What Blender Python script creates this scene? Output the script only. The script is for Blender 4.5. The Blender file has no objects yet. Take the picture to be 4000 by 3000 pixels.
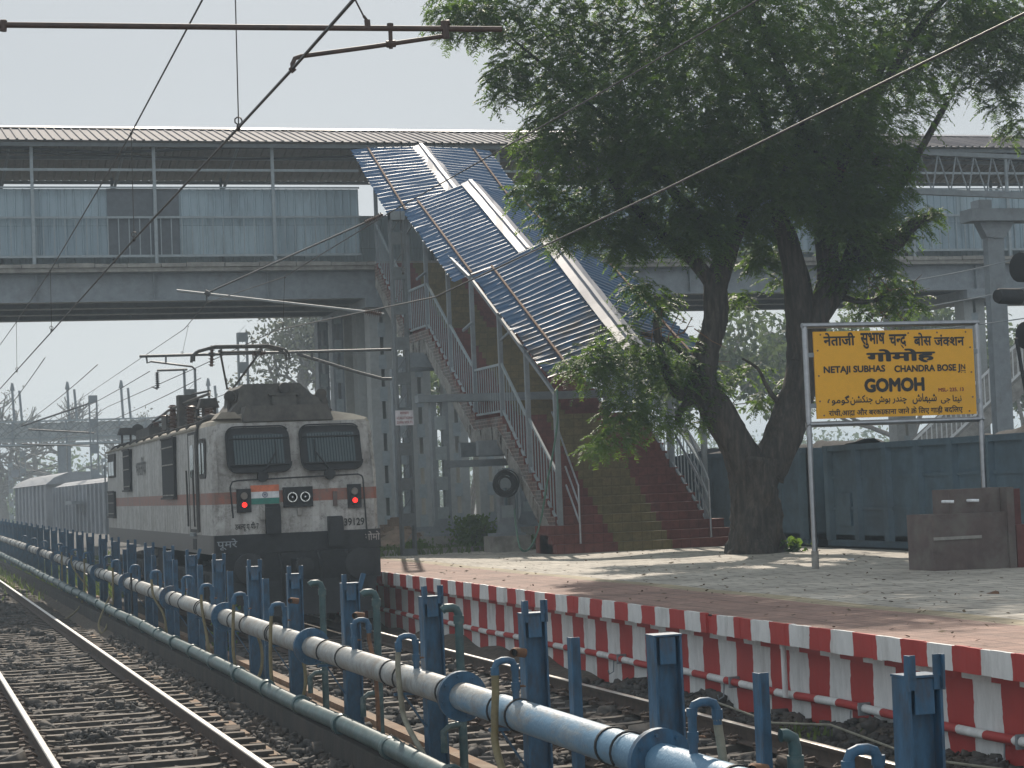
import bpy, math, random
import numpy as np
from mathutils import Vector, Matrix
random.seed(7); RNG = np.random.default_rng(7)
R = math.radians
SC = bpy.context.scene; COL = SC.collection

# ------------------------------------------------------------------ camera
F = 8150.0; CAMZ = 2.39
def _ray(u, v): return Vector((u-2000.0, -(v-1500.0), -F))
_Y = _ray(-400, 1990).normalized(); _X = _ray(29000, 800); _X = (_X-_Y*_X.dot(_Y)).normalized(); _Z = _X.cross(_Y)
CM = Matrix((_X, _Y, _Z))                       # camera axes -> world axes
cam = bpy.data.cameras.new('camera'); camo = bpy.data.objects.new('camera', cam); COL.objects.link(camo)
cam.sensor_width = 36.0; cam.lens = 36.0*F/4000.0; cam.clip_start = .1; cam.clip_end = 3000
camo.matrix_world = Matrix.Translation((0, 0, CAMZ)) @ CM.to_4x4(); SC.camera = camo
def at(u, v, X=None, Y=None, Z=None):           # survey: where a sight line meets a known plane
    d = CM @ _ray(u, v)
    t = X/d.x if X is not None else (Y/d.y if Y is not None else (Z-CAMZ)/d.z)
    return Vector((d.x*t, d.y*t, d.z*t+CAMZ))

# ------------------------------------------------------------------ world, sun, exposure
SUN_EL, SUN_AZ = R(39), R(13)
w = bpy.data.worlds.new("World"); SC.world = w; w.use_nodes = True
nt = w.node_tree; bg = nt.nodes['Background']
sky = nt.nodes.new('ShaderNodeTexSky'); sky.sky_type = 'NISHITA'; sky.sun_disc = False
sky.sun_elevation = SUN_EL; sky.sun_rotation = SUN_AZ; sky.air_density = 1.0; sky.dust_density = 1.5; sky.ozone_density = 1.0
hs = nt.nodes.new('ShaderNodeHueSaturation'); hs.inputs['Saturation'].default_value = .35; nt.links.new(sky.outputs[0], hs.inputs['Color']); mxs = nt.nodes.new('ShaderNodeMix'); mxs.data_type = 'RGBA'; mxs.inputs[0].default_value = .75; nt.links.new(hs.outputs[0], mxs.inputs[6]); 
# milky dust veil over the whole sky; extra brightness opposite the sun and to the left, added to fill shaded faces
wtc = nt.nodes.new('ShaderNodeTexCoord'); wdp = nt.nodes.new('ShaderNodeVectorMath'); wdp.operation = 'DOT_PRODUCT'; wdp.inputs[1].default_value = (-.62, -.78, -.05)
wmr = nt.nodes.new('ShaderNodeMapRange'); wmr.inputs[1].default_value = -.35; wmr.inputs[2].default_value = .75; wmr.inputs[3].default_value = 1.0; wmr.inputs[4].default_value = 1.9
wvm = nt.nodes.new('ShaderNodeVectorMath'); wvm.operation = 'SCALE'; wvm.inputs[0].default_value = (3.75, 4.15, 4.45)
nt.links.new(wtc.outputs['Generated'], wdp.inputs[0]); nt.links.new(wdp.outputs['Value'], wmr.inputs[0]); nt.links.new(wmr.outputs[0], wvm.inputs['Scale']); wsp = nt.nodes.new('ShaderNodeSeparateXYZ'); nt.links.new(wtc.outputs['Generated'], wsp.inputs[0])
whz = nt.nodes.new('ShaderNodeMapRange'); whz.inputs[1].default_value = .0; whz.inputs[2].default_value = .20; whz.inputs[3].default_value = 1.22; whz.inputs[4].default_value = .96; nt.links.new(wsp.outputs['Z'], whz.inputs[0])
wv2 = nt.nodes.new('ShaderNodeVectorMath'); wv2.operation = 'SCALE'; nt.links.new(wvm.outputs[0], wv2.inputs[0]); nt.links.new(whz.outputs[0], wv2.inputs['Scale']); nt.links.new(wv2.outputs[0], mxs.inputs[7])
nt.links.new(mxs.outputs[2], bg.inputs[0]); bg.inputs[1].default_value = 0.10
sl = bpy.data.lights.new('sun', 'SUN'); sl.energy = 4.5; sl.angle = R(0.6); sl.color = (1.0, .90, .77)
so = bpy.data.objects.new('sun', sl); COL.objects.link(so)
so.rotation_euler = Vector((-math.sin(SUN_AZ)*math.cos(SUN_EL), -math.cos(SUN_AZ)*math.cos(SUN_EL), -math.sin(SUN_EL))).to_track_quat('-Z', 'Y').to_euler()
vs = SC.view_settings; vs.view_transform = 'Standard'; vs.look = 'None'; vs.exposure = 0.22; vs.gamma = 1.0; vs.use_curve_mapping = False
SC.cycles.max_bounces = 6; SC.cycles.volume_bounces = 1; SC.cycles.transparent_max_bounces = 8
HAZE_DENSITY = 0.0014

# ------------------------------------------------------------------ materials
MATS = {}
def mat(name, col, rough=.7, metal=0.0, dirt=None, dscale=3.0, damt=.5, var=.25, vscale=8.0, bump=0.0, bscale=40.0, stretch=(1, 1, 1), emit=None, estr=0, spec=.5, transl=None):
    if name in MATS: return MATS[name]
    m = bpy.data.materials.new(name); m.use_nodes = True; t = m.node_tree; N = t.nodes; L = t.links
    b = N['Principled BSDF']; b.inputs['Roughness'].default_value = rough; b.inputs['Metallic'].default_value = metal
    b.inputs['Specular IOR Level'].default_value = spec
    tc = N.new('ShaderNodeTexCoord'); mp = N.new('ShaderNodeMapping'); mp.inputs['Scale'].default_value = stretch
    L.new(tc.outputs['Object'], mp.inputs[0])
    n1 = N.new('ShaderNodeTexNoise'); n1.inputs['Scale'].default_value = vscale; n1.inputs['Detail'].default_value = 6; n1.inputs['Roughness'].default_value = .65
    L.new(mp.outputs[0], n1.inputs['Vector'])
    mr = N.new('ShaderNodeMapRange'); mr.inputs[1].default_value = .3; mr.inputs[2].default_value = .7
    mr.inputs[3].default_value = 1-var; mr.inputs[4].default_value = 1+var
    L.new(n1.outputs[0], mr.inputs[0])
    mx = N.new('ShaderNodeMix'); mx.data_type = 'RGBA'; mx.blend_type = 'MULTIPLY'; mx.inputs[0].default_value = 1.0
    mx.inputs[6].default_value = (*col, 1); L.new(mr.outputs[0], mx.inputs[7])
    last = mx.outputs[2]; m['base_node'] = mx.name
    if dirt:
        n2 = N.new('ShaderNodeTexNoise'); n2.inputs['Scale'].default_value = dscale; n2.inputs['Detail'].default_value = 8; n2.inputs['Roughness'].default_value = .7
        L.new(mp.outputs[0], n2.inputs['Vector'])
        m2 = N.new('ShaderNodeMapRange'); m2.inputs[1].default_value = .62-.3*damt; m2.inputs[2].default_value = .8-.25*damt; m2.inputs[4].default_value = min(1, .35+damt)
        L.new(n2.outputs[0], m2.inputs[0])
        md = N.new('ShaderNodeMix'); md.data_type = 'RGBA'; L.new(m2.outputs[0], md.inputs[0]); L.new(last, md.inputs[6]); md.inputs[7].default_value = (*dirt, 1)
        last = md.outputs[2]
    L.new(last, b.inputs['Base Color'])
    if bump:
        nb = N.new('ShaderNodeTexNoise'); nb.inputs['Scale'].default_value = bscale; nb.inputs['Detail'].default_value = 5; L.new(mp.outputs[0], nb.inputs['Vector'])
        bn = N.new('ShaderNodeBump'); bn.inputs['Strength'].default_value = bump; bn.inputs['Distance'].default_value = .02
        L.new(nb.outputs[0], bn.inputs['Height']); L.new(bn.outputs[0], b.inputs['Normal'])
    if emit: b.inputs['Emission Color'].default_value = (*emit, 1); b.inputs['Emission Strength'].default_value = estr
    if transl:
        tr = N.new('ShaderNodeBsdfTranslucent'); tr.inputs[0].default_value = (*transl, 1); ms = N.new('ShaderNodeMixShader'); ms.inputs[0].default_value = .45
        out = N['Material Output']; L.new(b.outputs[0], ms.inputs[1]); L.new(tr.outputs[0], ms.inputs[2]); L.new(ms.outputs[0], out.inputs[0])
    m['last'] = ''
    MATS[name] = m; return m

def nodes_of(m): return m.node_tree.nodes, m.node_tree.links, m.node_tree.nodes['Principled BSDF']
def over(m, build):          # build(N, L, oldcolour_socket) -> new colour socket
    N, L, b = nodes_of(m); s = b.inputs['Base Color'].links[0].from_socket
    L.new(build(N, L, s), b.inputs['Base Color']); return m
def obj_xyz(N, L):
    tc = N.new('ShaderNodeTexCoord'); sp = N.new('ShaderNodeSeparateXYZ'); L.new(tc.outputs['Object'], sp.inputs[0]); return sp, tc
def mth(N, L, op, a, b=None, c=None):
    n = N.new('ShaderNodeMath'); n.operation = op
    for i, x in enumerate((a, b, c)):
        if x is None: continue
        if isinstance(x, (int, float)): n.inputs[i].default_value = x
        else: L.new(x, n.inputs[i])
    return n.outputs[0]
def mixc(N, L, fac, a, b, mode='MIX'):
    n = N.new('ShaderNodeMix'); n.data_type = 'RGBA'; n.blend_type = mode
    for i, x in ((0, fac), (6, a), (7, b)):
        if isinstance(x, tuple): n.inputs[i].default_value = (*x, 1)
        elif isinstance(x, (int, float)): n.inputs[i].default_value = x
        else: L.new(x, n.inputs[i])
    return n.outputs[2]

M = dict(
 ballast_ground=mat('ballast_ground', (.05, .045, .041), .95, dirt=(.09, .07, .05), dscale=.6, damt=.45, var=.5, vscale=30, bump=.8, bscale=25),
 stone=mat('stone', (.062, .058, .055), .9, dirt=(.11, .08, .058), dscale=1.2, damt=.45, var=.55, vscale=9),
 dirt=mat('dirt', (.10, .08, .062), .95, dirt=(.05, .045, .04), dscale=3, damt=.5, var=.4, vscale=14, bump=.9, bscale=14),
 sleeper=mat('sleeper', (.20, .172, .145), .9, dirt=(.08, .064, .052), dscale=4, damt=.55, var=.3, vscale=12, bump=.3),
 sleeper_side=mat('sleeper_side', (.055, .046, .04), .95, dirt=(.13, .11, .09), dscale=5, damt=.35, var=.4),  # sides stained by ballast dirt, with their shade also put into the colour
 rail_side=mat('rail_side', (.075, .05, .037), .85, dirt=(.035, .028, .024), dscale=4, damt=.5, var=.3, vscale=10),
 rail_top=mat('rail_top', (.62, .60, .57), .28, 1.0, var=.15, vscale=3),
 clip=mat('clip', (.09, .06, .045), .7, .3, var=.3),
 blue=mat('blue', (.032, .098, .175), .55, dirt=(.07, .05, .04), dscale=7, damt=.42, var=.4, vscale=12, stretch=(1, 1, .35), bump=.1),
 pipe=mat('pipe', (.27, .285, .285), .5, dirt=(.17, .135, .10), dscale=5, damt=.5, var=.3, vscale=9, bump=.25),
 green_pipe=mat('green_pipe', (.042, .088, .094), .45, dirt=(.16, .18, .16), dscale=10, damt=.35, var=.35, vscale=7, bump=.1),
 rubber=mat('rubber', (.02, .022, .024), .7),
 hose=mat('hose', (.19, .155, .075), .6, dirt=(.10, .085, .05), dscale=9, damt=.4, var=.3),
 hose_grey=mat('hose_grey', (.22, .21, .16), .6, var=.3),
 rust=mat('rust', (.19, .095, .05), .85, dirt=(.08, .05, .04), dscale=12, damt=.5),
 concrete=mat('concrete', (.30, .285, .26), .9, dirt=(.14, .13, .12), dscale=1.2, damt=.5, var=.25, vscale=5, bump=.3),
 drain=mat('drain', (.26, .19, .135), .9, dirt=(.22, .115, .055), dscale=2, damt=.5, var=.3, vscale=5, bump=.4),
 paving=mat('paving', (.47, .43, .37), .85, dirt=(.34, .31, .27), dscale=.8, damt=.45, var=.14, vscale=3),
 grey_steel=mat('grey_steel', (.225, .25, .27), .6, dirt=(.15, .15, .15), dscale=2, damt=.35, var=.15, vscale=5),
 column_paint=mat('column_paint', (.36, .375, .37), .6, dirt=(.28, .28, .27), dscale=1.5, damt=.35, var=.1),
 dark_steel=mat('dark_steel', (.075, .078, .082), .6, var=.3),
 brown_tube=mat('brown_tube', (.09, .06, .05), .6, dirt=(.045, .04, .04), dscale=9, damt=.5),
 wire=mat('wire', (.09, .085, .08), .5, .5),
 white_paint=mat('white_paint', (.68, .68, .67), .6, dirt=(.40, .39, .37), dscale=4, damt=.4, var=.12, stretch=(1, 1, .25)),
 red_paint=mat('red_paint', (.34, .035, .035), .6, dirt=(.18, .035, .03), dscale=4, damt=.4, var=.2),
 steel=mat('steel', (.36, .365, .38), .32, 1.0, var=.15),
 yellow=mat('yellow', (.82, .40, .010), .5, dirt=(.55, .28, .02), dscale=1, damt=.25, var=.05),
 ink=mat('ink', (.012, .010, .009), .6), red_ink=mat('red_ink', (.22, .012, .012), .6), white_ink=mat('white_ink', (.34, .31, .29), .7),
 maroon=mat('maroon', (.115, .085, .078), .8, dirt=(.15, .135, .12), dscale=2.2, damt=.55, var=.25, vscale=5),
 wagon=mat('wagon', (.07, .115, .15), .65, dirt=(.045, .065, .085), dscale=.5, damt=.45, var=.25, vscale=2.5, bump=.15),
 black=mat('black', (.02, .021, .023), .7, var=.3),
 coal=mat('coal', (.018, .018, .02), .95, var=.5, bump=.5),
 bark=mat('bark', (.060, .050, .042), .95, dirt=(.025, .022, .02), dscale=9, damt=.6, var=.75, vscale=16, stretch=(1, 1, .16), bump=1.0, bscale=22),
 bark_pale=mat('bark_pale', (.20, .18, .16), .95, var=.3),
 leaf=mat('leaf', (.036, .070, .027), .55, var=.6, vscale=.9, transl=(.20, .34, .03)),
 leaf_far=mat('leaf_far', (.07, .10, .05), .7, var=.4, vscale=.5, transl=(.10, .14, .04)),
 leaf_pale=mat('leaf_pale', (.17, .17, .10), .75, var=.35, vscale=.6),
 grass=mat('grass', (.075, .115, .03), .8, var=.45, vscale=4, transl=(.14, .20, .03)),
 brick=mat('brick', (.16, .095, .077), .9, dirt=(.17, .16, .15), dscale=1.6, damt=.85, var=.3, vscale=10, bump=.5),
 rubble=mat('rubble', (.24, .17, .12), .95, dirt=(.12, .10, .08), dscale=4, damt=.5, var=.4),
 ridge_cap=mat('ridge_cap', (.20, .205, .245), .5, .1, dirt=(.19, .19, .22), dscale=3, damt=.3, var=.12),
 roof_sheet=mat('roof_sheet', (.12, .11, .125), .8, .0, dirt=(.09, .085, .085), dscale=2, damt=.35, var=.12),
 roof_under=mat('roof_under', (.17, .155, .135), .8, var=.2),
 panel=mat('panel', (.33, .415, .465), .55, dirt=(.20, .24, .26), dscale=1.3, damt=.4, var=.12, vscale=2, stretch=(1, 1, .3)),
 panel_dark=mat('panel_dark', (.105, .12, .135), .6, var=.15),
 lattice_paint=mat('lattice_paint', (.30, .34, .36), .6, var=.15),
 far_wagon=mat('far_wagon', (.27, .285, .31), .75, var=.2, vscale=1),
 glass=mat('glass', (.018, .03, .034), .12, spec=.6),
 grille=mat('grille', (.045, .07, .078), .5, var=.15),
 loco_roof=mat('loco_roof', (.30, .27, .22), .8, dirt=(.17, .15, .13), dscale=1.3, damt=.5, var=.2, vscale=4),
 loco_gear=mat('loco_gear', (.055, .052, .05), .75, dirt=(.10, .085, .07), dscale=3, damt=.4, var=.3),
 loco_under=mat('loco_under', (.022, .023, .025), .8, var=.3),
 ac_paint=mat('ac_paint', (.10, .094, .085), .8, dirt=(.05, .048, .045), dscale=3, damt=.5),
 lens=mat('lens', (.75, .75, .72), .15, .6), tail_red=mat('tail_red', (.9, .02, .01), .3, emit=(1, .012, .008), estr=3),
 tail_off=mat('tail_off', (.16, .14, .12), .4),
 saffron=mat('saffron', (.55, .16, .08), .6), flag_white=mat('flag_white', (.62, .63, .64), .6), flag_green=mat('flag_green', (.03, .19, .15), .6), navy=mat('navy', (.02, .03, .12), .6),
 porcelain=mat('porcelain', (.10, .055, .04), .35), sign_white=mat('sign_white', (.58, .56, .60), .6), plastic=mat('plastic', (.75, .76, .78), .5),
)
# brick / tile patterns on top of the plain colours
def add_tiles(m, sx, sy, axes='XY', mort=.012, dark=.55, rot=0.0, offset=.5):
    def b(N, L, s):
        tc = N.new('ShaderNodeTexCoord'); sp = N.new('ShaderNodeSeparateXYZ'); cb = N.new('ShaderNodeCombineXYZ'); L.new(tc.outputs['Object'], sp.inputs[0])
        L.new(sp.outputs[axes[0]], cb.inputs[0]); L.new(sp.outputs[axes[1]], cb.inputs[1])
        mp = N.new('ShaderNodeMapping'); mp.inputs['Rotation'].default_value = (0, 0, rot); L.new(cb.outputs[0], mp.inputs[0])
        br = N.new('ShaderNodeTexBrick'); br.offset = offset; br.inputs['Scale'].default_value = 1; br.inputs['Mortar Size'].default_value = mort
        br.inputs['Brick Width'].default_value = sx; br.inputs['Row Height'].default_value = sy; br.inputs['Mortar Smooth'].default_value = .2
        br.inputs['Color1'].default_value = (1, 1, 1, 1); br.inputs['Color2'].default_value = (.82, .82, .82, 1); br.inputs['Mortar'].default_value = (dark, dark, dark, 1)
        L.new(mp.outputs[0], br.inputs['Vector']); return mixc(N, L, 1.0, s, br.outputs[0], 'MULTIPLY')
    return over(m, b)
add_tiles(M['brick'], .24, .085, 'YZ', .012, 1.6)
def paving_zones(N, L, s):       # world X: red tiles by the edge, a yellow strip, pale flags beyond; world Y shifts nothing
    sp, tc = obj_xyz(N, L)
    nz = N.new('ShaderNodeTexNoise'); nz.inputs['Scale'].default_value = 2.5; L.new(tc.outputs['Object'], nz.inputs[0])
    x = sp.outputs['X']
    redf = mth(N, L, 'LESS_THAN', x, 10.12); yel = mth(N, L, 'LESS_THAN', x, 10.45)
    fine = N.new('ShaderNodeTexBrick'); fine.offset = 0; fine.inputs['Scale'].default_value = 1; fine.inputs['Brick Width'].default_value = .055; fine.inputs['Row Height'].default_value = .055
    fine.inputs['Mortar Size'].default_value = .006; fine.inputs['Color1'].default_value = (1.12, 1.1, 1.08, 1); fine.inputs['Color2'].default_value = (.92, .9, .9, 1); fine.inputs['Mortar'].default_value = (.55, .5, .48, 1)
    L.new(tc.outputs['Object'], fine.inputs['Vector'])
    big = N.new('ShaderNodeTexBrick'); big.offset = .5; big.inputs['Scale'].default_value = 1; big.inputs['Brick Width'].default_value = .62; big.inputs['Row Height'].default_value = .31
    big.inputs['Mortar Size'].default_value = .016; big.inputs['Color1'].default_value = (1.05, 1.05, 1.05, 1); big.inputs['Color2'].default_value = (.88, .88, .88, 1); big.inputs['Mortar'].default_value = (.28, .27, .26, 1)
    L.new(tc.outputs['Object'], big.inputs['Vector'])
    pale = mixc(N, L, 1.0, s, big.outputs[0], 'MULTIPLY')
    ten = N.new('ShaderNodeTexBrick'); ten.offset = 0; ten.inputs['Scale'].default_value = 1; ten.inputs['Brick Width'].default_value = .3; ten.inputs['Row Height'].default_value = .3
    ten.inputs['Mortar Size'].default_value = .010; ten.inputs['Color1'].default_value = (1.04, 1, 1, 1); ten.inputs['Color2'].default_value = (.86, .84, .84, 1); ten.inputs['Mortar'].default_value = (.42, .38, .37, 1)
    L.new(tc.outputs['Object'], ten.inputs['Vector'])
    rc = mixc(N, L, nz.outputs[0], (.37, .235, .185), (.34, .24, .20))
    rc = mixc(N, L, 1.0, rc, fine.outputs[0], 'MULTIPLY'); rc = mixc(N, L, 1.0, rc, ten.outputs[0], 'MULTIPLY')
    yc = mixc(N, L, 1.0, mixc(N, L, nz.outputs[0], (.37, .32, .19), (.36, .31, .23)), ten.outputs[0], 'MULTIPLY')
    n5 = N.new('ShaderNodeTexNoise'); n5.inputs['Scale'].default_value = .9; n5.inputs['Detail'].default_value = 10; n5.inputs['Roughness'].default_value = .75; L.new(tc.outputs['Object'], n5.inputs[0])
    r5 = N.new('ShaderNodeMapRange'); r5.inputs[1].default_value = .40; r5.inputs[2].default_value = .66; r5.inputs[3].default_value = 1.12; r5.inputs[4].default_value = .62; L.new(n5.outputs[0], r5.inputs[0])
    return mixc(N, L, 1.0, mixc(N, L, redf, mixc(N, L, yel, pale, yc), rc), r5.outputs[0], 'MULTIPLY')
over(M['paving'], paving_zones)
def stripe_mat(name, pitch, off, axis='Y', rough=.6):
    m = mat(name, (.70, .70, .69), rough, dirt=(.42, .41, .39), dscale=3, damt=.4, var=.12, vscale=9, stretch=(1, 1, .3), bump=.3, bscale=12)
    def b(N, L, s):
        sp, tc = obj_xyz(N, L)
        nz = N.new('ShaderNodeTexNoise'); nz.inputs['Scale'].default_value = 3.2; nz.inputs['Detail'].default_value = 4; L.new(tc.outputs['Object'], nz.inputs[0])
        y = mth(N, L, 'ADD', mth(N, L, 'ADD', sp.outputs[axis], off), mth(N, L, 'MULTIPLY', nz.outputs[0], .16))
        f = mth(N, L, 'GREATER_THAN', mth(N, L, 'FRACT', mth(N, L, 'DIVIDE', y, pitch)), .5)
        red = mixc(N, L, 1.0, (.42, .035, .03), mixc(N, L, nz.outputs[0], (.75, .75, .75), (1.2, 1.2, 1.2)), 'MULTIPLY')
        return mixc(N, L, f, s, red)
    return over(m, b)
def sheets(N, L, s):
    tc = N.new('ShaderNodeTexCoord'); sp = N.new('ShaderNodeSeparateXYZ'); cb = N.new('ShaderNodeCombineXYZ'); L.new(tc.outputs['Object'], sp.inputs[0]); L.new(sp.outputs['X'], cb.inputs[0]); L.new(sp.outputs['Z'], cb.inputs[1])
    br = N.new('ShaderNodeTexBrick'); br.offset = .37; br.inputs['Scale'].default_value = 1; br.inputs['Brick Width'].default_value = 1.05; br.inputs['Row Height'].default_value = 1.12; br.inputs['Mortar Size'].default_value = .008
    br.inputs['Color1'].default_value = (1.08, 1.07, 1.05, 1); br.inputs['Color2'].default_value = (.80, .82, .84, 1); br.inputs['Mortar'].default_value = (.6, .6, .6, 1); L.new(cb.outputs[0], br.inputs['Vector'])
    return mixc(N, L, 1.0, s, br.outputs[0], 'MULTIPLY')
over(M['panel'], sheets)
M['lip'] = stripe_mat('lip', .96, .0); M['wallstripe'] = stripe_mat('wallstripe', .96, .25); M['conduit'] = stripe_mat('conduit', .96, .1)
def steps_col(N, L, s):
    sp, tc = obj_xyz(N, L)
    f = mth(N, L, 'LESS_THAN', mth(N, L, 'ABSOLUTE', mth(N, L, 'ADD', sp.outputs['X'], .05)), .62)
    c = mixc(N, L, f, (.20, .060, .047), (.20, .15, .06))
    return mixc(N, L, 1.0, s, c, 'MULTIPLY')
M['steps'] = over(mat('steps', (1, 1, 1), .75, dirt=(.62, .6, .58), dscale=5, damt=.4, var=.2, vscale=8), steps_col)
add_tiles(M['steps'], .22, .2, 'XZ', .010, .7)
def loco_paint(N, L, s):
    sp, tc = obj_xyz(N, L)
    z = sp.outputs['Z']; y = sp.outputs['Y']
    st = mth(N, L, 'MULTIPLY', mth(N, L, 'GREATER_THAN', z, 2.245), mth(N, L, 'LESS_THAN', z, 2.455))
    c = mixc(N, L, st, s, (.27, .085, .05))
    # rain streaks and soot: noise stretched down the sides
    mp = N.new('ShaderNodeMapping'); mp.inputs['Scale'].default_value = (5, 5, .28); L.new(tc.outputs['Object'], mp.inputs[0])
    n = N.new('ShaderNodeTexNoise'); n.inputs['Scale'].default_value = 1.3; n.inputs['Detail'].default_value = 5; n.inputs['Roughness'].default_value = .6; L.new(mp.outputs[0], n.inputs[0])
    r = N.new('ShaderNodeMapRange'); r.inputs[1].default_value = .44; r.inputs[2].default_value = .68; r.inputs[4].default_value = .62; L.new(n.outputs[0], r.inputs[0])
    c = mixc(N, L, r.outputs[0], c, (.145, .125, .105))
    n3 = N.new('ShaderNodeTexNoise'); n3.inputs['Scale'].default_value = 9; n3.inputs['Detail'].default_value = 7; n3.inputs['Roughness'].default_value = .75; L.new(tc.outputs['Object'], n3.inputs[0])
    r3 = N.new('ShaderNodeMapRange'); r3.inputs[1].default_value = .50; r3.inputs[2].default_value = .66; r3.inputs[4].default_value = .75; L.new(n3.outputs[0], r3.inputs[0])
    c = mixc(N, L, r3.outputs[0], c, (.10, .088, .075))
    n4 = N.new('ShaderNodeTexNoise'); n4.inputs['Scale'].default_value = 1.1; n4.inputs['Detail'].default_value = 9; n4.inputs['Roughness'].default_value = .72; L.new(tc.outputs['Object'], n4.inputs[0])
    front = mth(N, L, 'LESS_THAN', y, -9.1)
    r4 = N.new('ShaderNodeMapRange'); r4.inputs[1].default_value = .44; r4.inputs[2].default_value = .62; r4.inputs[4].default_value = .72; L.new(n4.outputs[0], r4.inputs[0])
    c = mixc(N, L, mth(N, L, 'MULTIPLY', r4.outputs[0], mth(N, L, 'ADD', mth(N, L, 'MULTIPLY', front, .7), .3)), c, (.115, .10, .085))
    sk = mth(N, L, 'LESS_THAN', z, 1.70)
    return mixc(N, L, sk, c, (.095, .085, .078))
M['loco_white'] = over(mat('loco_white', (.43, .42, .40), .48, dirt=(.27, .24, .20), dscale=1.4, damt=.42, var=.12, vscale=3), loco_paint)
def pipe_blue(N, L, s):      # blue showing where the white coat is worn, more of it at the near end
    sp, tc = obj_xyz(N, L)
    mp = N.new('ShaderNodeMapping'); mp.inputs['Scale'].default_value = (3, .8, 3); L.new(tc.outputs['Object'], mp.inputs[0])
    n = N.new('ShaderNodeTexNoise'); n.inputs['Scale'].default_value = 1.6; n.inputs['Detail'].default_value = 8; n.inputs['Roughness'].default_value = .7; L.new(mp.outputs[0], n.inputs[0])
    a = mth(N, L, 'ADD', n.outputs[0], mth(N, L, 'MULTIPLY', mth(N, L, 'SUBTRACT', -4.0, sp.outputs['Y']), .045))
    r = N.new('ShaderNodeMapRange'); r.inputs[1].default_value = .48; r.inputs[2].default_value = .66; r.inputs[4].default_value = .85; L.new(a, r.inputs[0])
    return mixc(N, L, r.outputs[0], s, (.10, .235, .37))
over(M['pipe'], pipe_blue)
def sheet_blue(N, L, s):
    sp, tc = obj_xyz(N, L)
    n = N.new('ShaderNodeTexNoise'); n.inputs['Scale'].default_value = 2.2; n.inputs['Detail'].default_value = 8; L.new(tc.outputs['Object'], n.inputs[0])
    near = mth(N, L, 'MULTIPLY', mth(N, L, 'SUBTRACT', 3.0, sp.outputs['Y']), .10)
    r = N.new('ShaderNodeMapRange'); r.inputs[1].default_value = .50; r.inputs[2].default_value = .75; r.inputs[4].default_value = .8; L.new(mth(N, L, 'ADD', n.outputs[0], mth(N, L, 'MINIMUM', near, .16)), r.inputs[0])
    return mixc(N, L, r.outputs[0], s, (.075, .055, .045))
M['blue_sheet'] = over(mat('blue_sheet', (.035, .10, .205), .48, .0, dirt=(.04, .09, .17), dscale=1.5, damt=.3, var=.12, vscale=2), sheet_blue)

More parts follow.
